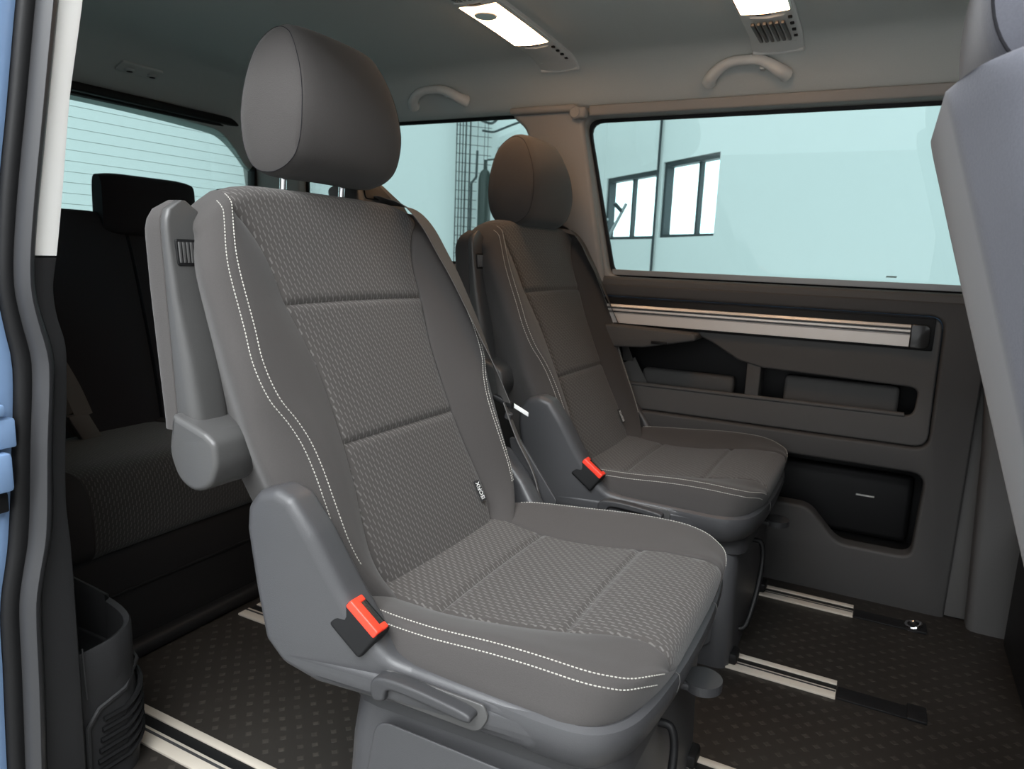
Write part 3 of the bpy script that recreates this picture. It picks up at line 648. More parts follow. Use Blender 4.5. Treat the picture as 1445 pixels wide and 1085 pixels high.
    for sg in (-1, 1):
        def fn(a, b, d, sg=sg):
            o = 0.322 if a < -0.62 else 0.322 - 0.034 * min(1.0, (a + 0.62) / 0.15) ** 0.9
            lo = max(0.0, 0.36 - b) * 0.10
            return (a, sg * (o - lo - d), b)
        low = rpoly([(-0.70, 0.36), (-0.69, 0.47), (-0.655, 0.485), (-0.60, 0.43), (-0.555, 0.372), (-0.52, 0.352), (-0.30, 0.350), (-0.27, 0.330), (-0.30, 0.303), (-0.50, 0.297), (-0.655, 0.322)], 0.02, 3)
        sh = P('side_shield', plate(hump if sg < 0 else low, [], 0.052, fn, 0.015, 5), 'plastic_side', angle=50)
        if sg < 0:
            rec = P('handle_recess', plate(rpoly([(-0.505, 0.352), (-0.36, 0.352), (-0.352, 0.338), (-0.365, 0.314), (-0.505, 0.312)], [0.012, 0.008, 0.015, 0.02, 0.018]), [], 0.004, lambda a, b, d: (a, -0.2905 - d, b), 0.0015), 'plastic_arm', sh)  # lighter plastic, the light falling in the recess put into its colour
            hd = catmull([(-0.512, 0.337), (-0.500, 0.350), (-0.46, 0.353), (-0.41, 0.350), (-0.375, 0.346), (-0.367, 0.340), (-0.375, 0.334), (-0.42, 0.337), (-0.47, 0.339), (-0.487, 0.335), (-0.492, 0.320), (-0.508, 0.318)], 3, True)
            P('recline_handle', plate(hd, [], 0.022, lambda a, b, d: (a, -0.290 - d, b), 0.004, 3), 'plastic', sh)
    # ---- buckle
    def bkl(a, b, d):   # local: a along the seat, b up, d outwards
        ca, sa = math.cos(-0.62), math.sin(-0.62); return (-0.542 + a * ca - b * sa, -0.276 - d + b * 0.2, 0.400 + a * sa + b * ca)
    bu = P('buckle', merge(plate(rpoly([(-0.030, -0.024), (0.030, -0.024), (0.030, 0.018), (-0.030, 0.018)], 0.006), [], 0.030, bkl, 0.005, 3)), 'plastic_black')
    P('release_button', merge(plate(rpoly([(-0.027, 0.0), (0.027, 0.0), (0.027, 0.011), (-0.027, 0.011)], 0.003), [], 0.013, lambda a, b, d: bkl(a, b + 0.012, d + 0.018), 0.002), plate(rpoly([(-0.027, 0.0), (-0.018, 0.0), (-0.018, 0.009), (-0.027, 0.009)], 0.002), [], 0.012, lambda a, b, d: bkl(a, b + 0.013, d + 0.007), 0.002), plate(rpoly([(0.018, 0.0), (0.027, 0.0), (0.027, 0.009), (0.018, 0.009)], 0.002), [], 0.012, lambda a, b, d: bkl(a, b + 0.013, d + 0.007), 0.002)), 'red', bu, kind='stuff')
    P('tongue_slot', plate([(-0.018, 0.0), (0.018, 0.0), (0.018, 0.004), (-0.018, 0.004)], [], 0.010, lambda a, b, d: bkl(a, b + 0.0165, d + 0.008), 0.0005), 'plastic_gloss', bu)
    # ---- arm rest folded up beside the backrest
    xr = [(0.62, -0.872), (0.70, -0.882), (0.80, -0.894), (0.88, -0.900), (0.905, -0.892), (0.92, -0.875)]
    xj = [(0.62, -0.838), (0.86, -0.856), (0.92, -0.860)]
    xfr = [(0.60, -0.795), (0.70, -0.812), (0.79, -0.832), (0.86, -0.842), (0.922, -0.848)]
    def arm_loops(front):
        Lq = []
        for i in range(25):
            z = 0.612 + 0.31 * i / 24; e = max(0.0, (z - 0.885) / 0.037); f = math.sqrt(max(0.0, 1 - min(1, e) ** 2)) * 0.85 + 0.15
            so, si = -0.289 - 0.030 * f, -0.289 + 0.030 * f
            j = interp(z, xj); xx = interp(z, xfr) if front else interp(z, xr)
            sec = rpoly([(j, si), (j, so), (xx, so), (xx, si)], [0.003, 0.003, 0.4 * abs(xx - j) + 0.004, 0.4 * abs(xx - j) + 0.004], 5)
            Lq.append([(x, s, z) for x, s in sec])
        return loops(Lq)
    ar = P('armrest', arm_loops(True), 'plastic_arm')
    P('armrest_pad', arm_loops(False), 'fabric', ar)
    P('pivot_drum', xf(plate(rpoly([(-0.832, 0.640), (-0.843, 0.585), (-0.825, 0.548), (-0.795, 0.535), (-0.762, 0.548), (-0.748, 0.580), (-0.752, 0.612), (-0.770, 0.622)], [0.004, 0.05, 0.05, 0.05, 0.05, 0.04, 0.02, 0.005], 4), [], 0.075, lambda a, b, d: (a, -0.333 + d, b), 0.008, 4), lambda x, y, z: (x, y, z)), 'plastic_arm', ar)
    bt = P('adjust_button', plate(rpoly([(-0.309, 0.836), (-0.275, 0.836), (-0.275, 0.871), (-0.309, 0.871)], 0.004), [], 0.004, lambda a, b, d: (-0.8425 + d - (b - 0.853) * 0.1, a, b), 0.001), 'plastic_black', ar)
    for k in range(5):
        a = -0.304 + k * 0.006
        P('button_ridge', tube([(-0.8385, a, 0.840), (-0.8405, a, 0.867)], 0.0025, 6), 'plastic_arm', bt)
    # ---- pedestal on the rails
    def ped(z, g):
        return [(x, s, z) for x, s in rpoly([(-0.60 - g, -0.245 - g), (-0.22 + g * 0.5, -0.235 - g), (-0.22 + g * 0.5, 0.235 + g), (-0.60 - g, 0.245 + g)], 0.035, 4)]
    pd = P('pedestal', loops([ped(0.0, 0.012), ped(0.03, 0.012), ped(0.20, 0.004), ped(0.285, -0.005), ped(0.30, -0.012)]), 'plastic_side')
    for sg in (-1, 1):
        fr = rpoly([(-0.575, 0.05), (-0.545, 0.245), (-0.26, 0.245), (-0.25, 0.05)], 0.03)
        P('pedestal_panel', plate(fr, [], 0.006, lambda a, b, d, sg=sg: (a, sg * (0.2515 + (0.3 - b) * 0.035 + d * 0.6), b), 0.003), 'plastic_side', pd)
    for sg in (-1, 1): P('floor_shoe', rbox(-0.62, -0.20, sg * 0.2025 - 0.0225, sg * 0.2025 + 0.0225, 0.004, 0.03, 0.006), 'plastic_black', pd)
    P('lower_valance', loops([[(x, s, z) for x, s in rpoly([(-0.60, -0.255 + g), (-0.205 - g, -0.235 + g), (-0.205 - g, 0.235 - g), (-0.60, 0.255 - g)], 0.05, 4)] for z, g in ((0.315, 0.0), (0.26, 0.0), (0.245, 0.02))]), 'plastic', pd)
    # slide lever, a flat paddle below the cushion front
    P('slide_lever', merge(xf(cyl((0, 0, 0), (0, 0, 1), 1.0, 0.014, 28, 0.004 * 1), lambda x, y, z: (-0.176 + x * 0.028, 0.045 + y * 0.030, 0.250 + z)), rbox(-0.23, -0.165, 0.02, 0.07, 0.249, 0.261, 0.004)), 'plastic')
    P('release_loop', tube(catmull([(-0.215, -0.045, 0.232), (-0.196, -0.045, 0.228), (-0.188, -0.055, 0.19), (-0.19, -0.09, 0.12), (-0.20, -0.13, 0.06), (-0.215, -0.14, 0.05)], 6), 0.006, 10), 'plastic_black', pd)
    # ---- woven tag on the bolster
    tg = P('isofix_tag', plate([(-0.006, -0.020), (0.006, -0.020), (0.006, 0.020), (-0.006, 0.020)], [], 0.0012, lambda a, b, d: bk(0.136 + a - 0.1 * b, 0.010 + b, -0.017 + d + a * 0.3), 0.0003), 'black_tag')
    P('tag_lettering', text_mesh('ISOFIX', 0.0112, lambda x, y, z: bk(0.136 - y - 0.1 * x, 0.010 + x, -0.0152 + z - y * 0.3)), 'white_print', tg)
    return root
def add_belt(root, near):
    y0 = root.location.y
    def P(nm, vf, m, par=root, **k): return mk(nm, ([(x, y + y0, z) for x, y, z in vf[0]], vf[1]), m, par, **k)
    # outlet on the shoulder
    ou = P('belt_outlet', plate(rpoly([(0.090, 0.545), (0.115, 0.640), (0.180, 0.644), (0.250, 0.592), (0.272, 0.535)], [0.01, 0.012, 0.014, 0.014, 0.01]), [], 0.07, lambda a, b, d: bk(a, b, -0.115 + d), 0.009, 3), 'plastic_arm')
    P('outlet_slot', plate(rpoly([(0.128, 0.590), (0.136, 0.626), (0.176, 0.628), (0.214, 0.592)], 0.006), [], 0.004, lambda a, b, d: bk(a, b, -0.0465 + d), 0.001), 'plastic_black', ou)
    pts = [(0.168, 0.594, -0.060), (0.182, 0.588, -0.036), (0.198, 0.566, -0.004), (0.216, 0.528, 0.010), (0.236, 0.47, 0.011), (0.254, 0.40, 0.012), (0.273, 0.30, 0.012), (0.290, 0.22, 0.008), (0.304, 0.15, -0.004)]
    W = [(1, -0.3, 0.0), (1, -0.25, -0.02), (1, -0.2, -0.05), (1, 0.0, -0.1), (1, 0.1, -0.12), (1, 0.1, -0.18), (1, 0.1, -0.35), (0.9, 0.1, -0.6), (0.6, 0.1, -0.9)]
    C = catmull(pts, 5); D = catmull(W, 5); C3 = [bk_round(*p) for p in C]
    D3 = [Vector(bk(*d)) - Vector(bk(0, 0, 0)) for d in D]
    if near:
        end = C3[-1]
        low = catmull([end, (end[0] + 0.03, 0.309, end[2] - 0.07), (-0.60, 0.318, 0.44), (-0.58, 0.318, 0.385)], 6)
        P('seat_belt', merge(ribbon(C3, D3, 0.046, 0.0014), ribbon(low, [(-0.35, 0.93, 0.0)] * len(low), 0.030, 0.002)), 'webbing')
        tp = Vector(end)
        tn = P('belt_tongue', xf(rbox(-0.026, 0.026, -0.006, 0.006, -0.007, 0.007, 0.004), lambda x, y, z: (tp.x + x * 0.75 - 0.004, tp.y + y + x * 0.3 + 0.003, tp.z + z - x * 0.35)), 'plastic_black')
        P('tongue_blade', xf(rbox(0.024, 0.058, -0.0015, 0.0015, -0.0045, 0.0045, 0.001), lambda x, y, z: (tp.x + x * 0.75 - 0.004, tp.y + y + x * 0.5 + 0.003, tp.z + z - x * 0.55 + 0.005)), 'white_print', tn)
        P('belt_stop', cyl((tp.x + 0.009, tp.y - 0.001, tp.z - 0.034), (0.3, 0, 0.9), 0.008, 0.014, 14, 0.002), 'plastic', tn)
    else:
        end = C3[-1]
        low = catmull([end, (end[0] + 0.045, 0.315, end[2] - 0.08), (-0.565, 0.322, 0.425)], 6)
        P('seat_belt', merge(ribbon(C3, D3, 0.046, 0.0014), ribbon(low, [(0.8, 0.5, 0.3)] * len(low), 0.044, 0.0014)), 'webbing')
        tn = P('belt_tongue', xf(rbox(-0.032, 0.032, -0.005, 0.005, -0.009, 0.009, 0.004), lambda x, y, z: (-0.555 + x * 0.8, 0.322 + y + 0.3 * x, 0.420 + z - 0.5 * x)), 'plastic_gloss')
        P('tongue_blade', xf(rbox(0.0, 0.05, -0.0015, 0.0015, -0.012, -0.008, 0.001), lambda x, y, z: (-0.575 + x * 0.8, 0.316 + y + 0.3 * x, 0.416 + z - 0.5 * x)), 'chrome', tn)
    P('belt_anchor', plate(rpoly([(-0.66, 0.50), (-0.635, 0.50), (-0.545, 0.385), (-0.545, 0.36), (-0.62, 0.36)], 0.008), [], 0.012, lambda a, b, d: (a, 0.318 + d * 0.5, b), 0.003), 'plastic')
near = make_seat('captain_seat', 'nearest grey captain seat with belt tongue hanging at its side', -0.39)
far = copy_tree(near); far.location = (near.location.x, 0.39, 0.0)
far['label'] = 'farther grey captain seat standing beside the left side panel and window'
for ch in far.children:
    if ch.name.split('.')[0] == 'headrest': ch.location.z -= 0.034
add_belt(near, True); add_belt(far, False)

# ------------------------------------------------------------------ front passenger seat (back of it)
fs = thing('front_seat', 'daylight-tinted grey front seat seen from behind at the right edge', 'seat', (0.25, -0.42, 0.0))
RA = math.radians(18); fu = (-math.sin(RA), math.cos(RA)); fnn = (math.cos(RA), math.sin(RA))
def fbk(s, t, n): return (0.322 + fu[0] * t + fnn[0] * n, -0.42 + s, 0.515 + fu[1] * t + fnn[1] * n)
rows = []
for i in range(71):
    t = -0.25 + 0.80 * i / 70
    rows.append(dict(T=t, sc=0.165, n0=-0.02, ss=0.235, ns=0.015, w=smooth_interp(t, [(-0.25, 0.23), (0.0, 0.245), (0.25, 0.252), (0.45, 0.250), (0.55, 0.243)]), nw=-0.045, nb=-0.125, tuck=0.022, tk2=0.06, bul=0.006))
b = rows[-1]
for k in range(1, 9):
    q = k / 8 * math.pi / 2; d = dict(b); d['T'] = 0.55 + 0.03 * math.sin(q); d['sq'] = (0.45 + 0.55 * math.cos(q), 0.85 + 0.15 * math.cos(q)); rows.append(d)
L, T, strip, iA, iS, iB = cushion_loft(rows, fbk, ()); nT = len(T)
V, F, U = strip(iA, len(L[0]) - 1, 1, 0, nT - 1); V2, F2, U2 = strip(iA, len(L[0]) - 1, -1, 0, nT - 1); V3, F3, U3 = strip(0, iA, 1, 0, nT - 1, True)
top = [fbk(s, T[-1], n) for s, n in L[-1]] + [fbk(-s, T[-1], n) for s, n in reversed(L[-1])]
mk('backrest', merge((V, F), (V2, F2), (V3, F3), (top, [list(range(len(top)))])), 'fabric_daylit', fs)
HL, C = headrest_mesh(cx=0.125, cz=1.155, hw=0.165, sx=1.25, sz=1.2)
hr = mk('headrest', loops([[(x, y - 0.42, z) for x, y, z in l] for l in HL]), 'fabric_daylit', fs)
for k in (3, len(HL) - 4): mk('headrest_seam', tube([(x, y - 0.42, z) for x, y, z in HL[k]] + [(HL[k][0][0], HL[k][0][1] - 0.42, HL[k][0][2])], 0.0015, 6, caps=False), 'fabric_dark', hr)
for s in (-0.07, 0.07): mk('headrest_post', tube([(0.13, -0.42 + s, 1.10), (0.14, -0.42 + s, 1.02)], 0.006), 'chrome', hr)
mk('piping', tube([fbk(-0.19 + 0.38 * i / 20, 0.578, -0.07) for i in range(21)], 0.004, 8), 'fabric_daylit', fs)
mk('side_cover', plate(rpoly([(0.10, 0.78), (0.135, 0.70), (0.20, 0.58), (0.35, 0.30), (0.55, 0.28), (0.55, 0.40), (0.30, 0.50), (0.22, 0.62), (0.16, 0.74)], 0.03), [], 0.03, lambda a, b, d: (a + 0.05, -0.685 + d, b), 0.01, 3), 'plastic_side', fs)
mk('cushion', rbox(0.25, 0.75, -0.67, -0.17, 0.33, 0.47, 0.05, 4), 'fabric_daylit', fs)
mk('seat_base', rbox(0.28, 0.66, -0.62, -0.22, 0.0, 0.33, 0.02, 3), 'plastic', fs)
# driver's seat base far right
ds = thing('driver_seat', 'black base of the other front seat at the lower right edge', 'seat', (0.55, 0.40, 0.0))
mk('seat_base', rbox(0.335, 0.80, 0.20, 0.60, 0.0, 0.34, 0.02, 3), 'plastic_black', ds)
mk('cushion', rbox(0.40, 0.88, 0.14, 0.62, 0.34, 0.46, 0.05, 4), 'fabric_dark', ds)
mk('backrest', xf(rbox(-0.06, 0.06, 0.14, 0.58, 0.0, 0.60, 0.05, 4), lambda x, y, z: (0.62 + x - 0.20 * z, y, 0.46 + z)), 'fabric_dark', ds)

# ------------------------------------------------------------------ rear bench
rb = thing('rear_bench', 'dark three-seat rear bench in shadow behind the front grey seat', 'bench', (-1.6, -0.05, 0.0))
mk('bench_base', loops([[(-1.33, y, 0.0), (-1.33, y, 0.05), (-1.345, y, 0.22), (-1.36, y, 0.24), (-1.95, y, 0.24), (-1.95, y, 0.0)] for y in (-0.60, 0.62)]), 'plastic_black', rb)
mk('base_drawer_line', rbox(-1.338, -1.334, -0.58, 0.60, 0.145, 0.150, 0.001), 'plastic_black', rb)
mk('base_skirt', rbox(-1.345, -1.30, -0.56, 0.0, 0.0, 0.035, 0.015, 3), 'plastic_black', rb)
def bench_cushion(y0, y1, nm, m):
    prof = catmull([(-1.88, 0.36), (-1.70, 0.375), (-1.50, 0.40), (-1.40, 0.405), (-1.355, 0.385), (-1.335, 0.33), (-1.335, 0.26), (-1.35, 0.235)], 5) + [(-1.88, 0.235)]
    acc = [0.0]
    for a, b in zip(prof, prof[1:]): acc.append(acc[-1] + math.hypot(b[0] - a[0], b[1] - a[1]))
    Ls, U = [], []
    N = 14
    for i in range(N + 1):
        y = y0 + (y1 - y0) * i / N; e = min(i, N - i); sh = 0.004 if e == 0 else 0.0
        Ls.append([(x - sh, y, z - sh) for x, z in prof]); U += [(y, a) for a in acc]
    vf = loops(Ls); mk(nm, vf, m, rb, uv=U)
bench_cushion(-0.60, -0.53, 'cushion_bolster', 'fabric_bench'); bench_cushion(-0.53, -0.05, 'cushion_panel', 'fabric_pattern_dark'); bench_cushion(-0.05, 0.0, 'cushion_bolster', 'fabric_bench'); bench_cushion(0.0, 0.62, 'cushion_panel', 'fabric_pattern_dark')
def bench_back(y0, y1):
    Ls = []
    for i in range(25):
        y = y0 + (y1 - y0) * i / 24; e = min(i, 24 - i) / 4.0; f = 1.0 if e >= 1 else math.sqrt(max(0, 1 - (1 - e) ** 2)) * 0.5 + 0.5
        P_ = catmull([(-1.80, 0.34), (-1.83, 0.50), (-1.90, 0.75), (-1.955, 0.91 - 0.02 * (1 - f)), (-1.99, 0.945 - 0.04 * (1 - f)), (-2.03, 0.91)], 5) + [(-1.92, 0.36)]
        cx = -1.93; Ls.append([(cx + (x - cx) * (0.6 + 0.4 * f), y, z) for x, z in P_])
    return loops(Ls)
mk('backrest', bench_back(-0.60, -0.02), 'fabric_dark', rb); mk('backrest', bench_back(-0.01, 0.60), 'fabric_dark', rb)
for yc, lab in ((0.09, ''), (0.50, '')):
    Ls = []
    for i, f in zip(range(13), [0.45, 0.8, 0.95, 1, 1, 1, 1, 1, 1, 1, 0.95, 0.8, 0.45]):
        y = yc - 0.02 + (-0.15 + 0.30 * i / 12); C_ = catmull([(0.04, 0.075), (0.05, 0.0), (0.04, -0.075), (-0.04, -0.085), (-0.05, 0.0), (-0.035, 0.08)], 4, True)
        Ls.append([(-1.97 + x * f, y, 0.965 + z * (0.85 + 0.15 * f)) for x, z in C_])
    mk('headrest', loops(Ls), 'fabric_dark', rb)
bp_ = catmull([(-1.96, -0.56, 0.98), (-1.89, -0.50, 0.80), (-1.84, -0.38, 0.62), (-1.79, -0.30, 0.43)], 8)
mk('seat_belt', ribbon(bp_, [(0.2, 1, 0.3)] * len(bp_), 0.045, 0.0015), 'webbing', rb)
bl = mk('buckle', xf(rbox(-0.012, 0.012, -0.026, 0.026, -0.04, 0.04, 0.005), lambda x, y, z: (-1.755 + x, -0.285 + y + z * -0.5, 0.395 + z)), 'plastic_wall', rb)
mk('release_button', rbox(-1.745, -1.735, -0.268, -0.256, 0.352, 0.360, 0.001), 'red', bl)
bt2 = catmull([(-1.77, -0.33, 0.56), (-1.755, -0.31, 0.50), (-1.745, -0.29, 0.43)], 6)
mk('belt_strap', ribbon(bt2, [(0.2, 1, 0.1)] * len(bt2), 0.04, 0.002), 'webbing', rb)

# ------------------------------------------------------------------ ceiling fittings
def dome(name, label, x0, x1, ya, yb, yc, yd, vent_first):
    r = thing(name, label, 'ceiling lamp', ((x0 + x1) / 2, (ya + yd) / 2, 1.40), 'ceiling lamp consoles')
    def zc_(y): return ceil_z(y, 0) - 0.001
    def slab(a, b, xa, xb, dz, th, m, nm, par=r, bow=0.0, seg=10):
        Ls = []
        for i in range(seg + 1):
            y = a + (b - a) * i / seg; z = zc_(y) - dz; Ls.append([(xa, y, z + th), (xa, y, z + 0.003), (xa + 0.004, y, z), ((xa + xb) / 2, y, z - 0.003), (xb - 0.004, y, z), (xb, y, z + 0.003), (xb, y, z + th)])
        return mk(nm, loops(Ls), m, par)
    slab(ya, yd, x0, x1, 0.008, 0.015, 'handle_grey', 'lamp_housing')
    # curved end lip
    mk('end_lip', tube([(x0 + (x1 - x0) * k / 10, yd + 0.012 * math.sin(math.pi * k / 10), zc_(yd) - 0.007) for k in range(11)], 0.006, 8), 'handle_grey', r)
    ln = slab(yb, yc, x0 + 0.006, x1 - 0.006, 0.013, 0.01, 'lamp_glow', 'lamp_lens')
    fr = slab(yb - 0.004, yc + 0.004, x0 + 0.003, x1 - 0.003, 0.0115, 0.006, 'lamp_clear', 'lens_bezel')
    mk('reading_spot', cyl(((x0 + x1) / 2 - 0.005, yb + 0.045, zc_(yb) - 0.021), (0, 0, 1), 0.026, 0.006, 24, 0.002), 'lamp_clear', ln)
    for (a, b) in ((ya + 0.02, yb - 0.03), (yc + 0.03, yd - 0.035)):
        pn = slab(a, b, x0 + 0.02, x1 - 0.02, 0.012, 0.006, 'handle_grey', 'vent_plate')
        mk('plate_rim', tube([(x0 + 0.014 + (x1 - x0 - 0.028) * k / 8, b + 0.010 * math.sin(math.pi * k / 8), zc_(b) - 0.011) for k in range(9)], 0.004, 6), 'handle_grey', pn)
        if vent_first == 'both' or (vent_first == 'inner' and b < yb):
            for k in range(6):
                x = x0 + 0.026 + (x1 - x0 - 0.052) * k / 5; mk('vent_slot', rbox(x - 0.0035, x + 0.0035, a + 0.01, b - 0.008, zc_(b) - 0.0150, zc_(b) - 0.0125 + 0.004, 0.001), 'plastic_arm', pn)
        for k in range(4):
            y = a + (b - a) * (k + 0.5) / 4; mk('side_louvre', rbox(x1 - 0.017, x1 - 0.009, y - 0.006, y + 0.003, zc_(y) - 0.0125, zc_(y) - 0.008, 0.001), 'plastic_black', pn)
    for y in (yb - 0.012, yc + 0.012): mk('switch', rbox((x0 + x1) / 2 - 0.02, (x0 + x1) / 2 + 0.012, y - 0.008, y + 0.008, zc_(y) - 0.013, zc_(y) - 0.006, 0.003), 'plastic_black', r)
dome('ceiling_lamp', 'lit warm ceiling lamp console above the near seat', -0.905, -0.797, -0.12, 0.070, 0.330, 0.505, 'inner')
dome('ceiling_lamp', 'lit ceiling lamp console with vents, cut by the top edge', -0.352, -0.238, -0.12, 0.04, 0.298, 0.508, 'both')
def grab(label, x0, x1, y, z):
    r = thing('grab_handle', label, 'handle', ((x0 + x1) / 2, y, z), 'roof grab handles')
    L_ = x1 - x0
    P_ = catmull([(x0 - 0.002, y + 0.016, z - 0.026), (x0 + 0.010, y - 0.006, z - 0.018), (x0 + 0.034, y - 0.020, z - 0.002), (x0 + L_ * 0.34, y - 0.027, z + 0.006), (x0 + L_ * 0.5, y - 0.028, z + 0.007), (x0 + L_ * 0.66, y - 0.027, z + 0.006), (x1 - 0.034, y - 0.020, z - 0.003), (x1 - 0.010, y - 0.006, z - 0.017), (x1 + 0.002, y + 0.016, z - 0.022)], 5)
    n_ = len(P_); mk('grip', tube(P_, [0.0115 + 0.0065 * abs(2 * i / (n_ - 1) - 1) ** 2 for i in range(n_)], 12), 'handle_grey', r)
    mk('coat_hook', rbox(x1 - 0.055, x1 - 0.043, y - 0.018, y + 0.004, z - 0.014, z - 0.002, 0.003), 'handle_grey', r)
grab('grey roof grab handle nearer the rear window', -1.365, -1.180, 0.548, 1.338)
grab('grey roof grab handle above the large side window', -0.460, -0.282, 0.545, 1.345)

# ================================================================== THE HALL OUTSIDE
cw = Vector((-3.208, 7.0625, 0)); dA = Vector((0.75, -0.6614, 0)).normalized(); nI = Vector((-dA.y, dA.x, 0)) * -1   # dA along wall A away from the corner, nI into the hall
if nI.y > 0: nI = -nI
def hA(a, z, d=0.0): p = cw + dA * a + nI * d; return (p.x, p.y, z)
def hB(b, z, d=0.0): p = cw + nI * b + dA * d; return (p.x, p.y, z)
struct('hall_floor', rbox(-14, 10, -10, 14, -0.56, -0.50, 0), 'hall_floor')
h1 = [(0.07, 1.11), (0.07, 1.83), (1.19, 1.84), (1.19, 1.14)]; h2 = [(1.30, 1.13), (1.30, 1.90), (2.25, 1.90), (2.25, 1.14)]
h1 = [(0.07, 1.12), (0.07, 1.84), (1.19, 1.84), (1.19, 1.12)]
struct('wall_hall_side', plate([(-0.2, -0.5), (-0.2, 5.0), (9.0, 5.0), (9.0, -0.5)], [h1, h2], 0.2, lambda a, b, d: hA(a, b, -d), 0.002, 0), 'hall_wall')
struct('wall_hall_rear', plate([(-0.2, -0.5), (-0.2, 5.0), (11.0, 5.0), (11.0, -0.5)], [], 0.2, lambda a, b, d: hB(a, b, -d), 0.002, 0), 'hall_wall')
struct('hall_front_light_block', rbox(2.6, 2.8, -4.0, 6.0, -0.5, 4.0, 0), 'hall_floor')  # unseen wall, added to cut the light from ahead of the van
hl = bpy.data.objects.new('hall_fill_panel', None); COL.objects.link(hl); hl.location = (0.05, -2.75, 2.9); hl['kind'] = 'structure'  # unseen emissive panel outside the door, added to brighten the near seat
mk('lamp_housing', rbox(-1.55, 1.65, -3.75, -1.75, 2.92, 3.00, 0.01), 'hall_wall', hl)  # backing of the added fill panel
mk('fill_panel', rbox(-1.50, 1.60, -3.70, -1.80, 2.90, 2.92, 0), 'hall_fill_glow', hl)
def hall_window(nm, h, mull, lab):
    a0, a1 = h[0][0], h[2][0]; z0, z1 = h[0][1], h[1][1]
    r = struct(nm, plate(h, [[(a0 + 0.045, z0 + 0.035), (a0 + 0.045, z1 - 0.05), (a1 - 0.03, z1 - 0.05), (a1 - 0.03, z0 + 0.035)]], 0.12, lambda a, b, d: hA(a, b, -d - 0.02), 0.004, 0), 'hall_frame')
    struct('mullion', plate([(mull - 0.018, z0), (mull - 0.018, z1), (mull + 0.018, z1), (mull + 0.018, z0)], [], 0.05, lambda a, b, d: hA(a, b, -d - 0.05), 0.003, 0), 'hall_frame', r)
    for p0, p1 in ((a0 + 0.04, mull), (mull, a1 - 0.02)):
        struct('pane', plate([(p0, z0 + 0.03), (p0, z1 - 0.04), (p1, z1 - 0.04), (p1, z0 + 0.03)], [], 0.01, lambda a, b, d: hA(a, b, -d - 0.11), 0.001, 0), 'hall_daylight', r)
hall_window('window_5', h1, 0.62, ''); hall_window('window_6', h2, 1.88, '')
cond = mk('wall_conduit', tube([hA(1.25, -0.5, 0.03), hA(1.25, 5.0, 0.03)], 0.014, 8), 'hall_frame'); tag(cond, 'thin dark vertical pipe on hall wall between the two hall windows', 'pipe')
po = thing('leaning_pole', 'pale pole with a cross head leaning before the left hall window', 'pole', (-2.782, 4.101, -0.5))
mk('shaft', tube([(-2.782, 4.101, -0.49), (-1.956, 4.313, 1.329)], 0.013, 10), 'hall_steel', po)
mk('cross_head', tube([(-2.045, 4.284, 1.326), (-1.985, 4.308, 1.262)], 0.016, 8), 'hall_frame', po)
wp = thing('wall_bracket', 'short upright pipe with side bracket at the hall corner', 'bracket', hB(0.15, 1.0, 0.1))
mk('upright', tube([hB(0.15, 0.6, 0.1), hB(0.15, 1.5, 0.1)], 0.03, 10), 'hall_steel', wp)
mk('arm', tube([hB(0.15, 1.36, 0.1), hB(-0.02, 1.36, 0.12)], 0.016, 8), 'hall_steel', wp)
# wire mesh rack and gas bottle
ms = thing('wire_rack', 'tall dark wire mesh rack standing against the hall wall behind', 'rack', hB(1.7, -0.5, 0.12))
for b_ in (1.90, 1.865, 1.83, 1.795, 1.745): mk('upright_wire', tube([hB(b_, -0.5, 0.12), hB(b_, 3.0, 0.12)], 0.0085 if b_ < 1.8 else 0.006, 6), 'wire', ms)
for i in range(26):
    z = 0.3 + i * 0.098; mk('cross_wire', tube([hB(1.91, z, 0.125), hB(1.50 if z > 1.7 else 1.66, z, 0.125)], 0.0035, 5), 'wire', ms)
for b_ in (1.66, 1.58, 1.54): mk('thin_wire', tube([hB(b_, 1.7, 0.12), hB(b_, 2.95, 0.12)], 0.003, 5), 'wire', ms)
gb = thing('gas_bottle', 'tall dark green gas bottle standing before the wire rack', 'gas bottle', hB(1.62, -0.5, 0.28))
c0 = Vector(hB(1.615, 0, 0.28)); Ls = []
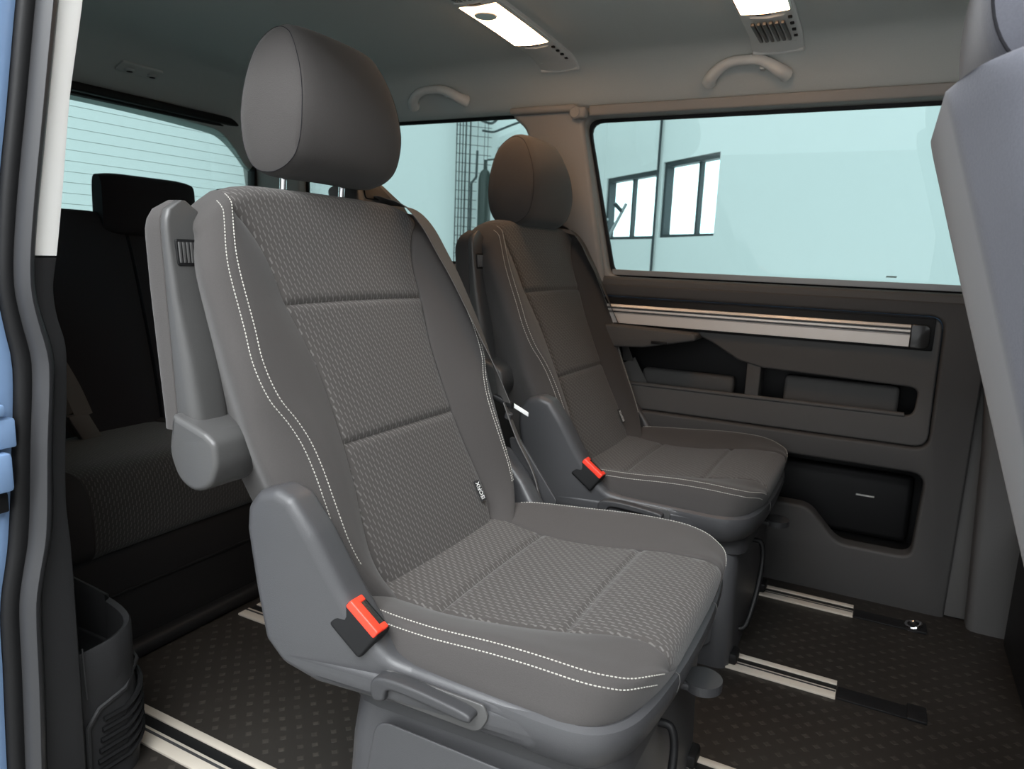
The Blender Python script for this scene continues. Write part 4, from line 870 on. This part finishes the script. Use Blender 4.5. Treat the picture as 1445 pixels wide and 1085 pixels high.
for z, r_ in ((-0.5, 0.06), (-0.48, 0.072), (1.68, 0.072), (1.74, 0.064), (1.78, 0.045), (1.80, 0.02), (1.83, 0.018)): Ls.append([(c0.x + r_ * math.cos(a), c0.y + r_ * math.sin(a), z) for a in [2 * math.pi * k / 24 for k in range(24)]])
mk('bottle_body', loops(Ls), 'cylinder_paint', gb)
mk('valve', tube([(c0.x, c0.y, 1.80), (c0.x, c0.y, 1.90)], 0.016, 10), 'cylinder_paint', gb)
mk('valve_wheel', tube([tuple(c0 + Vector((0, 0, 1.90)) - nI * 0.02), tuple(c0 + Vector((0, 0, 1.92)) - nI * 0.13)], 0.010, 8), 'cylinder_paint', gb)
gp = tag(mk('gas_pipe', tube([hB(1.745, -0.5, 0.2), hB(1.745, 1.65, 0.2), hB(1.69, 1.72, 0.2), hB(1.685, 2.0, 0.2)], 0.014, 8), 'wire'), 'thin dark pipe rising left of the gas bottle', 'pipe')
bm_ = thing('ceiling_beam', 'pale steel beam under the hall roof seen above the far headrest', 'beam', hB(1.30, 2.15, 0))
def beam(b0, b1, z0, z1, m, nm): mk(nm, loops([[hB(b0, z0, d), hB(b1, z0, d), hB(b1, z1, d), hB(b0, z1, d)] for d in (0.0, 1.3)]), m, bm_)
beam(1.36, 1.28, 2.08, 2.20, 'hall_wall', 'web'); beam(1.38, 1.30, 2.07, 2.085, 'hall_steel', 'flange'); beam(1.16, 1.02, 1.92, 2.06, 'hall_steel', 'lower_web')
hp = thing('hose_hook', 'dark curved hose hooks on hall wall above the gas bottle', 'hook', hB(1.5, 2.25, 0.15))
mk('hook_bar', tube(catmull([hB(1.62, 2.225, 0.15), hB(1.50, 2.22, 0.15), hB(1.42, 2.25, 0.15), hB(1.30, 2.30, 0.4), hB(1.15, 2.34, 0.9)], 5), 0.012, 8), 'wire', hp)
mk('hook_loop', tube(catmull([hB(1.64, 2.33, 0.15), hB(1.52, 2.31, 0.15), hB(1.45, 2.36, 0.15)], 5), 0.014, 8), 'wire', hp)
